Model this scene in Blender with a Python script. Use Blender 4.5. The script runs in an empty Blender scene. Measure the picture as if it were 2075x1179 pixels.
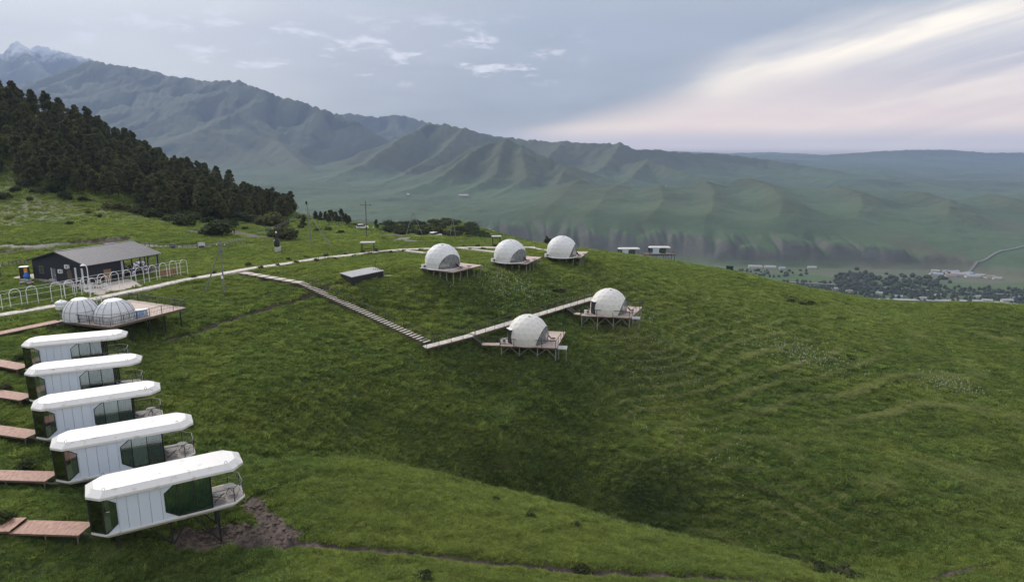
import bpy, bmesh, math, random
import numpy as np
from mathutils import Vector, Matrix

# ------------------------------------------------------------------ camera
SC = bpy.context.scene
COL = SC.collection
R = math.radians
F, CX, CY, HOR = 1383.0, 1037.5, 589.5, 295.0        # focal length and centre in photo pixels
CAMZ = 22.0
PITCH = math.atan((CY - HOR) / F)
cd_ = bpy.data.cameras.new('camera'); cam = bpy.data.objects.new('camera', cd_); COL.objects.link(cam)
cd_.sensor_width = 36.0; cd_.lens = 36.0 * F / 2075.0
cd_.clip_start = 0.5; cd_.clip_end = 60000
cam.location = (0, 0, CAMZ); cam.rotation_euler = (math.pi / 2 - PITCH, 0, 0)
SC.camera = cam
_c, _s = math.cos(PITCH), math.sin(PITCH)
def ray(px, py):
    x = (px - CX) / F; y = (CY - py) / F
    return Vector((x, _c + _s * y, -_s + _c * y))
def atz(px, py, z):
    d = ray(px, py); return d * ((z - CAMZ) / d.z) + Vector((0, 0, CAMZ))
def atY(px, py, Y):
    d = ray(px, py); return d * (Y / d.y) + Vector((0, 0, CAMZ))

# ------------------------------------------------------------------ light
SUN_EL, SUN_AZ = 32.0, -42.0          # azimuth clockwise from the view direction (+Y): ahead and to the right
sd = bpy.data.lights.new('sun', 'SUN'); sd.energy = 2.8; sd.angle = R(20); sd.color = (1.0, 0.93, 0.84)
sun = bpy.data.objects.new('sun', sd); COL.objects.link(sun)
sdir = Vector((math.sin(R(SUN_AZ)) * math.cos(R(SUN_EL)), math.cos(R(SUN_AZ)) * math.cos(R(SUN_EL)), math.sin(R(SUN_EL))))
sun.rotation_euler = (-sdir).to_track_quat('-Z', 'Y').to_euler()
sun.location = (60, 80, 120)

SC.view_settings.view_transform = 'Standard'; SC.view_settings.look = 'None'
SC.view_settings.exposure = 0.66; SC.view_settings.gamma = 1.0; SC.view_settings.use_curve_mapping = False
SC.render.engine = 'CYCLES'
SC.cycles.use_denoising = True
SC.cycles.use_adaptive_sampling = True; SC.cycles.adaptive_threshold = 0.02
SC.cycles.max_bounces = 5; SC.cycles.diffuse_bounces = 2; SC.cycles.glossy_bounces = 3
SC.cycles.transmission_bounces = 6; SC.cycles.transparent_max_bounces = 12; SC.cycles.volume_bounces = 0
SC.cycles.caustics_reflective = False; SC.cycles.caustics_refractive = False

# ------------------------------------------------------------------ node helper
class NT:
    def __init__(s, tree): s.t = tree; s.n = tree.nodes; s.l = tree.links
    def node(s, typ, **kw):
        n = s.n.new(typ)
        for k, v in kw.items(): setattr(n, k, v)
        return n
    def put(s, sock, v):
        if v is None: return
        if hasattr(v, 'is_linked') or isinstance(v, bpy.types.NodeSocket): s.l.new(v, sock)
        else:
            if isinstance(v, (int, float)) and hasattr(sock.default_value, '__len__'):
                v = [v] * len(sock.default_value)
            if hasattr(sock.default_value, '__len__') and len(sock.default_value) == 4 and len(v) == 3: v = (*v, 1)
            sock.default_value = v
    def math(s, op, a, b=None, c=None, clamp=False):
        n = s.node('ShaderNodeMath', operation=op, use_clamp=clamp)
        for i, v in enumerate((a, b, c)): s.put(n.inputs[i], v)
        return n.outputs[0]
    def vmath(s, op, a, b=None, out=0):
        n = s.node('ShaderNodeVectorMath', operation=op)
        s.put(n.inputs[0], a); s.put(n.inputs[1], b)
        return n.outputs[out]
    def dot(s, a, b): return s.vmath('DOT_PRODUCT', a, b, out='Value')
    def scale(s, v, k): return s.vmath('MULTIPLY', v, k)
    def mix(s, f, a, b, blend='MIX'):
        n = s.node('ShaderNodeMix', data_type='RGBA', blend_type=blend)
        s.put(n.inputs[0], f); s.put(n.inputs[6], a); s.put(n.inputs[7], b)
        return n.outputs[2]
    def step(s, v, a, b, lo=0.0, hi=1.0):
        n = s.node('ShaderNodeMapRange', interpolation_type='SMOOTHSTEP')
        s.put(n.inputs[0], v); s.put(n.inputs[1], a); s.put(n.inputs[2], b); s.put(n.inputs[3], lo); s.put(n.inputs[4], hi)
        return n.outputs[0]
    def noise(s, vec, scale, detail=4, rough=0.5, dist=0.0):
        n = s.node('ShaderNodeTexNoise'); s.put(n.inputs['Vector'], vec)
        n.inputs['Scale'].default_value = scale; n.inputs['Detail'].default_value = detail
        n.inputs['Roughness'].default_value = rough; n.inputs['Distortion'].default_value = dist
        return n.outputs['Fac']
    def comb(s, x, y, z):
        n = s.node('ShaderNodeCombineXYZ'); s.put(n.inputs[0], x); s.put(n.inputs[1], y); s.put(n.inputs[2], z); return n.outputs[0]
    def sep(s, v):
        n = s.node('ShaderNodeSeparateXYZ'); s.put(n.inputs[0], v); return n.outputs

# ------------------------------------------------------------------ sky
W = bpy.data.worlds.new('World'); SC.world = W; W.use_nodes = True
w = NT(W.node_tree); w.n.clear()
D = w.node('ShaderNodeTexCoord').outputs['Generated']
dx, dy, dz = w.sep(D)
sky = w.node('ShaderNodeTexSky', sky_type='NISHITA'); sky.sun_disc = False
sky.sun_elevation = R(SUN_EL); sky.sun_rotation = R(SUN_AZ); sky.altitude = 1500; sky.air_density = 1.2; sky.dust_density = 2.0
nish = w.scale(sky.outputs[0], (0.10, 0.10, 0.10))
def great(p, q, inside):
    n = ray(*p).cross(ray(*q)).normalized()
    return n if n.dot(ray(*inside)) > 0 else -n
n1 = great((1300, 158), (2075, -92), (1800, 150))
t1 = (ray(2075, -92) - ray(1300, 158)); t1 = (t1 - n1 * t1.dot(n1)).normalized()
# overcast deck: pale lavender overhead and to the left, blue-grey in a broad belt ahead
el = dz
big = w.noise(w.scale(D, (2.2, 2.2, 7.0)), 1.0, 2, 0.55, 0.4)
med = w.noise(w.scale(D, (5.0, 5.0, 26.0)), 1.0, 4, 0.55, 0.3)
az_r = w.math('ADD', dx, w.math('MULTIPLY', w.math('SUBTRACT', big, 0.5), 0.5))
lav = (1.00, 0.95, 0.85); blue = (0.42, 0.42, 0.40); deep = (0.30, 0.33, 0.345)
left = w.mix(w.step(az_r, -0.55, 0.10), lav, blue)
belt = w.mix(w.step(w.math('ADD', el, w.math('MULTIPLY', w.math('SUBTRACT', med, 0.5), 0.10)), 0.015, 0.15), deep, left)
belt = w.mix(w.step(dx, -0.45, -0.12), left, belt)
over = w.mix(w.step(el, 0.16, 0.5), belt, (0.62, 0.64, 0.70))
deck = w.mix(w.step(med, 0.35, 0.75, 0.0, 0.35), over, w.mix(0.55, over, (0.62, 0.66, 0.74)))
base = w.mix(0.88, nish, deck)
# thin cirrus lit by the hidden sun on the right, edge of the deck running up to the right
wisp = w.noise(w.comb(w.math('MULTIPLY', w.dot(D, tuple(t1)), 2.2), w.math('MULTIPLY', w.dot(D, tuple(n1)), 17.0), 0.3), 1.0, 4, 0.6, 0.6)
fine = w.noise(w.comb(w.math('MULTIPLY', w.dot(D, tuple(t1)), 10.0), w.math('MULTIPLY', w.dot(D, tuple(n1)), 40.0), 0.7), 1.0, 3, 0.6, 0.5)
p = w.math('ADD', w.dot(D, tuple(n1)), w.math('ADD', w.math('MULTIPLY', w.math('SUBTRACT', fine, 0.5), 0.02), w.math('MULTIPLY', w.math('SUBTRACT', big, 0.5), 0.09)))
inside = w.step(p, -0.012, 0.05)
along = w.step(w.dot(D, tuple(t1)), ray(1230, 180).normalized().dot(t1), ray(1640, 50).normalized().dot(t1))
inside = w.math('MULTIPLY', inside, along)
cream = (2.3, 1.95, 1.35); greyl = (0.70, 0.66, 0.64); rosy = (1.30, 0.98, 0.80)
bandw = w.step(wisp, 0.44, 0.66)
near_edge = w.step(p, 0.11, 0.03)
cf = w.math('MAXIMUM', w.math('MULTIPLY', near_edge, w.step(wisp, 0.22, 0.56)), w.math('MULTIPLY', bandw, 0.75))
cir = w.mix(w.math('MULTIPLY', cf, w.step(fine, 0.15, 0.6, 0.72, 1.0)), greyl, cream)
c1 = w.mix(w.math('MULTIPLY', inside, 0.92), base, cir)
# clear pinkish strip under the deck along the horizon
low = w.math('MULTIPLY', w.step(w.math('ADD', el, w.math('MULTIPLY', w.math('SUBTRACT', med, 0.5), 0.02)), w.step(dx, -0.05, 0.42, 0.028, 0.13), w.step(dx, -0.05, 0.42, 0.012, 0.03)), w.step(dx, -0.06, 0.10))
c2 = w.mix(w.math('MULTIPLY', low, 0.85), c1, w.mix(w.step(med, 0.3, 0.7), rosy, (1.45, 1.14, 0.86)))
haze_low = w.step(el, 0.030, 0.004)
c3 = w.mix(w.math('MULTIPLY', haze_low, 0.65), c2, (0.52, 0.54, 0.64))
# small lit cumulus scraps under the deck
cu = w.noise(w.scale(D, (16, 16, 52)), 1.0, 4, 0.62, 0.25)
cum = w.math('MULTIPLY', w.step(cu, 0.53, 0.68), w.math('MULTIPLY', w.step(el, 0.07, 0.10), w.step(el, 0.19, 0.13)))
cum = w.math('MULTIPLY', cum, w.math('MULTIPLY', w.step(dx, 0.15, 0.0), w.step(dx, -0.75, -0.4)))
c4 = w.mix(w.math('MULTIPLY', cum, 0.8), c3, (1.15, 1.12, 1.12))
ground = w.mix(w.step(dz, -0.02, 0.0), (0.10, 0.12, 0.10), c4)
bg = w.node('ShaderNodeBackground'); w.put(bg.inputs[0], ground); bg.inputs[1].default_value = 1.0
wo = w.node('ShaderNodeOutputWorld'); w.l.new(bg.outputs[0], wo.inputs[0])
W.cycles.sampling_method = 'MANUAL'; W.cycles.sample_map_resolution = 256

# ------------------------------------------------------------------ numpy noise
_rng = np.random.default_rng(7)
_perm = np.concatenate([_rng.permutation(512)] * 2)
_ga = _rng.random(512) * 2 * np.pi; _gx, _gy = np.cos(_ga), np.sin(_ga)
def perlin(x, y):
    x = np.asarray(x, float); y = np.asarray(y, float)
    xi = np.floor(x).astype(int); yi = np.floor(y).astype(int); xf = x - xi; yf = y - yi
    u = xf * xf * xf * (xf * (xf * 6 - 15) + 10); v = yf * yf * yf * (yf * (yf * 6 - 15) + 10)
    def g(i, j):
        h = _perm[(_perm[(xi + i) & 511] + yi + j) & 511]
        return _gx[h] * (xf - i) + _gy[h] * (yf - j)
    a = g(0, 0) + u * (g(1, 0) - g(0, 0)); b = g(0, 1) + u * (g(1, 1) - g(0, 1))
    return (a + v * (b - a)) * 1.5
def fbm(x, y, o=4, g=0.5):
    s = 0; a = 1; k = 1
    for i in range(o): s = s + a * perlin(x * k + i * 17.3, y * k - i * 9.1); a *= g; k *= 2.03
    return s
def sstep(x, a, b):
    t = np.clip((x - a) / (b - a), 0, 1); return t * t * (3 - 2 * t)
def polydist(x, y, pts):
    """distance to a polyline, and the running parameter (segment index + fraction) of the nearest point"""
    d = np.full(np.shape(x), 1e9); s = np.zeros(np.shape(x))
    for i in range(len(pts) - 1):
        ax, ay = pts[i][0], pts[i][1]; bx, by = pts[i + 1][0], pts[i + 1][1]
        L2 = (bx - ax) ** 2 + (by - ay) ** 2 + 1e-9
        t = np.clip(((x - ax) * (bx - ax) + (y - ay) * (by - ay)) / L2, 0, 1)
        dd = np.hypot(x - ax - t * (bx - ax), y - ay - t * (by - ay))
        m = dd < d; d = np.where(m, dd, d); s = np.where(m, i + t, s)
    return d, s
def near_poly(x, y, pts, reach):
    """indices of the points that lie within reach of a polyline's box"""
    px_ = [p[0] for p in pts]; py_ = [p[1] for p in pts]
    return np.nonzero((x > min(px_) - reach) & (x < max(px_) + reach) & (y > min(py_) - reach) & (y < max(py_) + reach))
def pd_near(x, y, pts, reach):
    d = np.full(np.shape(x), 1e9); i = near_poly(x, y, pts, reach)
    if len(i[0]): d[i] = polydist(x[i], y[i], pts)[0]
    return d
def inpoly(x, y, poly):
    x = np.asarray(x, float); y = np.asarray(y, float); r = np.zeros(x.shape, bool); n = len(poly); j = n - 1
    for i in range(n):
        xi, yi = poly[i]; xj, yj = poly[j]
        c = ((yi > y) != (yj > y)) & (x < (xj - xi) * (y - yi) / (yj - yi + 1e-12) + xi); r ^= c; j = i
    return r
def project(x, y, z):
    z = z - CAMZ; f = _c * y - _s * z; u = _s * y + _c * z
    return CX + F * x / f, CY - F * u / f
# ------------------------------------------------------------------ object helpers
def tag(o, label=None, cat=None, group=None, kind=None):
    if label: o['label'] = label
    if cat: o['category'] = cat
    if group: o['group'] = group
    if kind: o['kind'] = kind
    return o
def mesh_obj(name, me, mat=None, parent=None):
    o = bpy.data.objects.new(name, me); COL.objects.link(o)
    if mat is not None and not me.materials: me.materials.append(mat)
    if parent is not None: o.parent = parent
    return o
def empty(name, loc=(0, 0, 0), rz=0.0):
    o = bpy.data.objects.new(name, None); COL.objects.link(o); o.location = loc; o.rotation_euler = (0, 0, rz); o.empty_display_size = 0.3
    return o
class MB:
    """collects shapes into one mesh"""
    def __init__(s): s.v = []; s.f = []
    def add(s, vs, fs):
        k = len(s.v); s.v += [tuple(v) for v in vs]; s.f += [tuple(i + k for i in f) for f in fs]; return s
    def box(s, c, size, rz=0.0):
        x, y, z = (d / 2 for d in size); ca, sa = math.cos(rz), math.sin(rz)
        vs = [(c[0] + a * x * ca - b * y * sa, c[1] + a * x * sa + b * y * ca, c[2] + d * z) for d in (-1, 1) for a, b in ((-1, -1), (1, -1), (1, 1), (-1, 1))]
        return s.add(vs, [(3, 2, 1, 0), (4, 5, 6, 7), (0, 1, 5, 4), (1, 2, 6, 5), (2, 3, 7, 6), (3, 0, 4, 7)])
    def bar(s, a, b, w=0.06, h=None, n=4, w2=None):
        a, b = Vector(a), Vector(b); d = (b - a)
        if d.length < 1e-6: return s
        d.normalize(); up = Vector((0, 0, 1)) if abs(d.z) < 0.95 else Vector((1, 0, 0))
        e1 = d.cross(up).normalized(); e2 = e1.cross(d); h = h or w; k2 = (w2 / w) if w2 else 1.0
        if n == 4:
            off = [(-.5, -.5), (.5, -.5), (.5, .5), (-.5, .5)]
        else: off = [(.5 * math.cos(2 * math.pi * i / n), .5 * math.sin(2 * math.pi * i / n)) for i in range(n)]
        vs = [a + e1 * (x * w) + e2 * (y * h) for x, y in off] + [b + e1 * (x * w * k2) + e2 * (y * h * k2) for x, y in off]
        fs = [tuple(range(n - 1, -1, -1)), tuple(range(n, 2 * n))] + [(i, (i + 1) % n, n + (i + 1) % n, n + i) for i in range(n)]
        return s.add(vs, fs)
    def tube(s, pts, w=0.05, n=6):
        pts = [Vector(p) for p in pts]; k = len(pts); vs = []; e = None
        for i, p in enumerate(pts):
            d = (pts[min(i + 1, k - 1)] - pts[max(i - 1, 0)]).normalized()
            up = Vector((0, 0, 1)) if abs(d.z) < 0.97 else Vector((1, 0, 0))
            if e is None: e = d.cross(up).normalized()
            else: e = (e - d * e.dot(d)).normalized()
            f2 = d.cross(e)
            vs += [p + e * (w / 2 * math.cos(2 * math.pi * j / n)) + f2 * (w / 2 * math.sin(2 * math.pi * j / n)) for j in range(n)]
        fs = [(i * n + j, i * n + (j + 1) % n, (i + 1) * n + (j + 1) % n, (i + 1) * n + j) for i in range(k - 1) for j in range(n)]
        fs += [tuple(range(n - 1, -1, -1)), tuple((k - 1) * n + j for j in range(n))]
        return s.add(vs, fs)
    def lathe(s, prof, c=(0, 0, 0), n=16, a0=0.0):
        k = len(prof); vs = [(c[0] + r * math.cos(2 * math.pi * j / n + a0), c[1] + r * math.sin(2 * math.pi * j / n + a0), c[2] + z) for r, z in prof for j in range(n)]
        fs = [(i * n + j, i * n + (j + 1) % n, (i + 1) * n + (j + 1) % n, (i + 1) * n + j) for i in range(k - 1) for j in range(n)]
        if prof[0][0] > 1e-4: fs.append(tuple(range(n - 1, -1, -1)))
        if prof[-1][0] > 1e-4: fs.append(tuple((k - 1) * n + j for j in range(n)))
        return s.add(vs, fs)
    def prism(s, poly, z0, z1, poly1=None):
        """vertical prism (or frustum) over a plan polygon, counter-clockwise"""
        p1 = poly1 or poly; n = len(poly)
        g = lambda z, i: z[i] if isinstance(z, (list, tuple)) else z
        vs = [(x, y, g(z0, i)) for i, (x, y) in enumerate(poly)] + [(x, y, g(z1, i)) for i, (x, y) in enumerate(p1)]
        return s.add(vs, [tuple(range(n - 1, -1, -1)), tuple(range(n, 2 * n))] + [(i, (i + 1) % n, n + (i + 1) % n, n + i) for i in range(n)])
    def slab(s, pts, t, nrm):
        """a flat polygon in space given thickness t along nrm"""
        nrm = Vector(nrm).normalized() * t; n = len(pts); P = [Vector(p) for p in pts]
        vs = P + [p + nrm for p in P]
        return s.add(vs, [tuple(range(n - 1, -1, -1)), tuple(range(n, 2 * n))] + [(i, (i + 1) % n, n + (i + 1) % n, n + i) for i in range(n)])
    def mesh(s, name):
        me = bpy.data.meshes.new(name); me.from_pydata(s.v, [], s.f); me.update(); return me
    def build(s, name, mat, parent=None, smooth=False):
        me = s.mesh(name)
        bm = bmesh.new(); bm.from_mesh(me); bmesh.ops.recalc_face_normals(bm, faces=bm.faces); bm.to_mesh(me); bm.free()
        if smooth: me.polygons.foreach_set('use_smooth', [True] * len(me.polygons))
        return mesh_obj(name, me, mat, parent)
ORD = ['first', 'second', 'third', 'fourth', 'fifth', 'sixth', 'seventh', 'eighth', 'ninth', 'tenth', 'eleventh', 'twelfth', 'thirteenth', 'fourteenth', 'fifteenth', 'sixteenth', 'seventeenth', 'eighteenth', 'nineteenth', 'twentieth']
def children(o): return [c for c in o.children]
def copy_tree(o, parent=None):
    c = o.copy(); COL.objects.link(c)
    if parent is not None: c.parent = parent
    for ch in KIDS.get(o.name, []):
        copy_tree(ch, c)
    return c
KIDS = {}
def remember(root):
    """note children once so that copying needs no scene scan"""
    m = {}
    for o in bpy.data.objects:
        if o.parent is not None: m.setdefault(o.parent.name, []).append(o)
    def walk(o):
        KIDS[o.name] = m.get(o.name, [])
        for c in KIDS[o.name]: walk(c)
    walk(root)

# ------------------------------------------------------------------ materials
MATS = {}
def mat(name, color, rough=0.7, metal=0.0, var=0.12, nscale=3.0, bump=0.0, bscale=30.0, spec=0.3, streak=None, coord='Object', dirt=None, dirt_scale=1.2, dirt_lo=0.5, dirt_hi=0.75):
    if name in MATS: return MATS[name]
    m = bpy.data.materials.new(name); m.use_nodes = True; t = NT(m.node_tree); b = t.n['Principled BSDF']
    rnd = t.math('MULTIPLY', t.node('ShaderNodeObjectInfo').outputs['Random'], 40.0)
    v = t.vmath('ADD', t.node('ShaderNodeTexCoord').outputs[coord], t.comb(rnd, rnd, 0.0))
    if streak: v = t.scale(v, streak)
    n = t.noise(v, nscale, 5, 0.6)
    lo = tuple(max(0, c * (1 - var)) for c in color); hi = tuple(min(1, c * (1 + var)) for c in color)
    col = t.mix(t.step(n, 0.3, 0.7), lo, hi)
    if dirt:
        d = t.noise(v, dirt_scale, 6, 0.62, 0.3); col = t.mix(t.step(d, dirt_lo, dirt_hi, 0, 0.8), col, dirt)
    t.put(b.inputs['Base Color'], col); b.inputs['Roughness'].default_value = rough; b.inputs['Metallic'].default_value = metal
    b.inputs['Specular IOR Level'].default_value = spec
    if bump:
        bn = t.node('ShaderNodeBump'); bn.inputs['Strength'].default_value = bump; bn.inputs['Distance'].default_value = 0.02
        t.put(bn.inputs['Height'], t.noise(v, bscale, 4, 0.6)); t.l.new(bn.outputs[0], b.inputs['Normal'])
    MATS[name] = m; return m
def glass_mat(name, tint, refl=1.0, alpha=0.35):
    """thin pane: partly see-through, partly mirror"""
    if name in MATS: return MATS[name]
    m = bpy.data.materials.new(name); m.use_nodes = True; t = NT(m.node_tree); t.n.remove(t.n['Principled BSDF']); out = t.n['Material Output']
    tr = t.node('ShaderNodeBsdfTransparent'); t.put(tr.inputs[0], tint)
    gl = t.node('ShaderNodeBsdfGlossy'); gl.inputs['Roughness'].default_value = 0.03; t.put(gl.inputs[0], (0.9 * refl,) * 3)
    fr = t.node('ShaderNodeFresnel'); fr.inputs[0].default_value = 1.5
    f = t.math('ADD', t.math('MULTIPLY', fr.outputs[0], 1.6), 0.12, clamp=True)
    mx = t.node('ShaderNodeMixShader'); t.l.new(f, mx.inputs[0]); t.l.new(tr.outputs[0], mx.inputs[1]); t.l.new(gl.outputs[0], mx.inputs[2])
    t.l.new(mx.outputs[0], out.inputs[0]); MATS[name] = m; return m
# ------------------------------------------------------------------ where the cabins stand (entrance end at local x = 0)
CAB_L, CAB_W, CAB_H = 9.1, 3.0, 2.35
CABINS = []
for a, b, zl in (((205, 1014), (470, 954), 0.7), ((119.6, 915), (376.6, 868.8), 1.05), ((79, 833.7), (310, 798.9), 1.45), ((56, 763.7), (274.8, 739.5), 1.95), ((59, 704.8), (236, 688.0), 2.35)):
    A, B = atz(*a, zl), atz(*b, zl); m = (A + B) / 2; rz = math.atan2(B.y - A.y, B.x - A.x)
    u = Vector((math.cos(rz), math.sin(rz), 0)); v = Vector((-u.y, u.x, 0))
    o = m - u * (CAB_L / 2) + v * (CAB_W / 2 + 0.08); o.z = zl - CAB_H
    CABINS.append({'o': o, 'rz': rz})
# ------------------------------------------------------------------ the hill the camp stands on
CP = []
CREST = [(600, 932, 52), (720, 935, 53), (850, 955, 54), (1000, 990, 55), (1150, 1030, 54), (1300, 1075, 51), (1450, 1105, 50), (1650, 1150, 47)]
def cpp(px, py, Y): p = atY(px, py, Y); CP.append((p.x, p.y, p.z))
def cpz(px, py, z): p = atz(px, py, z); CP.append((p.x, p.y, p.z))
# plateau along the pale path
for px, py in ((0, 636), (180, 605), (385, 566), (490, 551), (640, 529), (750, 516), (870, 508), (1000, 507), (1085, 506)): cpz(px, py, 0.0)
for px, py, z in ((-150, 660, -0.2), (0, 590, 0.1), (60, 570, 0.0), (180, 580, 0.0), (318, 545, 0.2), (420, 520, 0.3), (560, 510, 0.2), (300, 505, 0.6), (650, 495, 0.2), (750, 488, 0.0), (860, 487, 0.0), (950, 495, -0.3)): cpz(px, py, z)
# under the three upper domes the ground falls away
# bowl below the stair and the lower domes
for px, py, Y in ((1012, 722, 97), (1118, 742, 94.5), (1146, 715, 99), (1000, 640, 108), (900, 600, 113), (1200, 660, 112), (1290, 672, 108),
                  (1100, 600, 117), (1250, 590, 128), (1190, 560, 130), (520, 640, 97), (400, 650, 93), (620, 720, 86), (600, 800, 75), (720, 850, 77), (850, 780, 87), (1000, 800, 90), (1000, 900, 79), 
                  (1200, 760, 98), (1300, 850, 90), (1300, 950, 77), (1600, 950, 78), (1600, 850, 92), (1600, 750, 108), (1600, 650, 132), (1400, 700, 113), (1400, 620, 130), (1400, 570, 150)): cpp(px, py, Y)
# crest beyond the domes, running down to the right
for px, py, Y in ((1210, 511, 172), (1300, 523, 178), (1400, 539, 178), (1500, 555, 176), (1600, 580, 172), (1700, 602, 168), (1800, 628, 162), (1850, 636, 158), (1895, 630, 156), (1950, 619, 152), (2010, 615, 152), (2075, 622, 152), (2250, 640, 165)): cpp(px, py, Y)
for px, py, Y in ((1900, 660, 142), (1900, 750, 112), (1900, 900, 85), (1900, 1050, 65), (2060, 1150, 51), (2200, 900, 84), (2200, 750, 112), (2050, 700, 128), (2200, 1100, 60), (1750, 1000, 70)): cpp(px, py, Y)
# near spur with the lit grass
for px, py, Y in ((600, 932, 52), (720, 935, 53), (850, 955, 54), (1000, 990, 55), (1150, 1030, 54), (1300, 1075, 51), (1450, 1105, 50), (1650, 1150, 47), (800, 1080, 42), (600, 1060, 42), (1000, 1179, 37.5), (1300, 1179, 40), (600, 1179, 35), (500, 960, 50)): cpp(px, py, Y)
# ground under the long stair and the walk to the lower domes
for a, b, n_, dz_ in (((492, 552, 0.10), (612, 573, -0.75), 3, -0.45), ((612, 573, -0.75), (868, 693, -6.35), 8, -0.5), ((860, 703, -6.45), (957, 678, -5.85), 3, -0.9), ((957, 678, -5.85), (1204, 603, -4.7), 5, -0.9)):
    for i in range(1, n_ + 1):
        q = atz(*a).lerp(atz(*b), i / n_); CP.append((q.x, q.y, q.z + dz_))
# the gully hidden behind the spur, and the foot of the bowl wall showing above it
for px, py, Y in CREST: cpp(px, py + 20, Y + 9)
for px, py, Y in ((850, 943, 74), (1000, 977, 77), (1150, 1015, 77), (1300, 1058, 74), (1450, 1088, 70), (1650, 1132, 64), (720, 918, 70)): cpp(px, py, Y)
for (px, py, dz) in ((690, 553, -0.75), (713, 561, -1.35), (777, 548, -1.25), (752, 541, -0.3)): q = atz(px, py, 0.55); CP.append((q.x, q.y, 0.55 + dz))
# ground falling away under the upper decks
for (l_, f_, r_, z) in (((849.5, 543), (918, 551.5), (977, 537.3), 0.95), ((992.7, 529), (1067, 535), (1098, 521), 0.35), ((1104, 519), (1177, 522), (1192, 510), -0.15)):
    L_, F_, R_ = atz(*l_, z), atz(*f_, z), atz(*r_, z)
    for p, dz in ((L_, -0.5), (F_, -2.1), (R_, -1.7), ((F_ + R_) / 2, -1.95), ((L_ + F_) / 2, -1.2), (L_ + (R_ - F_), -0.35)): CP.append((p.x, p.y, z + dz))
# shelf of the cabins
for ca in CABINS:
    ux, uy = math.cos(ca['rz']), math.sin(ca['rz'])
    for t, dz in ((0.5, -0.75), (4.2, -1.5), (7.2, -2.9), (-4.0, -0.55), (-9.0, -0.45)):
        CP.append((ca['o'].x + ux * t, ca['o'].y + uy * t, ca['o'].z + dz))
for px, py, z in ((0, 1179, -2.9), (150, 1179, -3.2), (350, 1160, -4.4), (-300, 900, -1.0), (-300, 700, 0.0), (-300, 1179, -2.4)): cpz(px, py, z)
for x, y, z in ((-44.5, 90, -2.6), (-48.5, 80.5, -2.2), (-57, 84, -0.3)): CP.append((x, y, z))
# wooded slope on the left, its ridge, and the low ridge running right from it
for px, py, Y in ((0, 490, 150), (150, 470, 158), (300, 482, 156), (450, 478, 168), (600, 480, 176), (700, 474, 186), (0, 440, 172), (0, 360, 205), (0, 265, 240), (0, 205, 272), (-250, 130, 265), (-250, 330, 205), (-250, 500, 140), (150, 400, 196), (250, 415, 200), (350, 438, 198), (450, 450, 200),
                  (100, 245, 275), (200, 282, 278), (300, 340, 276), (400, 378, 274), (500, 408, 272), (600, 436, 268), (150, 330, 235), (300, 385, 235), (450, 425, 235), (560, 445, 225), (650, 447, 262), (720, 456, 262), (780, 464, 260), (690, 465, 225)): cpp(px, py, Y)
for px, py, Y in ((830, 457, 300), (900, 452, 320), (960, 460, 325), (1010, 484, 325), (850, 480, 230), (920, 485, 240), (1040, 492, 250), (1100, 505, 215)): cpp(px, py, Y)
cpp(1272, 528, 285); cpp(1335, 530, 285)
# falling away behind the ridges
for x, y, z in ((-230, 330, 20), (-120, 330, -12), (-60, 340, -30), (0, 345, -30), (36, 230, -18), (62, 235, -25), (45, 210, -14), (100, 230, -30), (150, 225, -32), (190, 200, -30), (75, 310, -40), (130, 300, -52), (-100, 400, -50), (-20, 420, -60), (100, 400, -80), (200, 300, -60), (-260, 420, 10),
                (-20, 10, -2), (20, 10, -4), (-60, 10, -1), (60, 20, -10), (100, 40, -14), (140, 90, -16), (-120, 60, 4), (-160, 120, 10), (-230, 180, 30), (0, 25, -3.5)): CP.append((x, y, z))
_cp = np.array(CP)
def _tps_fit(P, lam=0.4):
    n = len(P); S = 100.0; xy = P[:, :2] / S
    d = np.hypot(xy[:, None, 0] - xy[None, :, 0], xy[:, None, 1] - xy[None, :, 1])
    K = np.where(d > 0, d * d * np.log(d + 1e-12), 0) + np.eye(n) * lam * 1e-3
    A = np.zeros((n + 3, n + 3)); A[:n, :n] = K; A[:n, n] = 1; A[:n, n + 1:] = xy; A[n, :n] = 1; A[n + 1:, :n] = xy.T
    return np.linalg.solve(A, np.concatenate([P[:, 2], np.zeros(3)])), xy, S
_tw, _txy, _tS = _tps_fit(_cp)
def hill0(x, y):
    x = np.asarray(x, float); y = np.asarray(y, float); sh = x.shape; X = x.ravel() / _tS; Y = y.ravel() / _tS
    out = np.zeros(X.shape); B = 60000
    for i in range(0, len(X), B):
        a, b = X[i:i + B, None], Y[i:i + B, None]
        d2 = (a - _txy[None, :, 0]) ** 2 + (b - _txy[None, :, 1]) ** 2
        out[i:i + B] = (0.5 * d2 * np.log(d2 + 1e-12)) @ _tw[:len(_txy)] + _tw[-3] + X[i:i + B] * _tw[-2] + Y[i:i + B] * _tw[-1]
    return out.reshape(sh)
def hit(px, py, y0=25.0, y1=330.0, n=900):
    """where a line of sight first meets the hill"""
    Y = np.linspace(y0, y1, n); d = ray(px, py); X = d.x / d.y * Y; Z = CAMZ + d.z / d.y * Y
    k = np.nonzero(Z <= hill0(X, Y))[0]; k = int(k[0]) if len(k) else n - 1
    return (float(X[k]), float(Y[k]), float(Z[k]))
TRENCH = [hit(*q) for q in ((340, 692), (470, 648), (560, 620), (628, 598))]
TRENCH2 = [hit(*q) for q in ((650, 588), (690, 575))]
TRACK = [hit(*q) for q in ((585, 1103), (700, 1112), (850, 1122), (1000, 1140), (1150, 1152), (1280, 1158), (1500, 1172), (1700, 1190))]
TRACK2 = [hit(*q) for q in ((1880, 1178), (1930, 1162), (1990, 1148), (2075, 1140), (2200, 1130))]
SOIL = [hit(*q) for q in ((385, 1092), (470, 1080), (575, 1090))]
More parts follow.
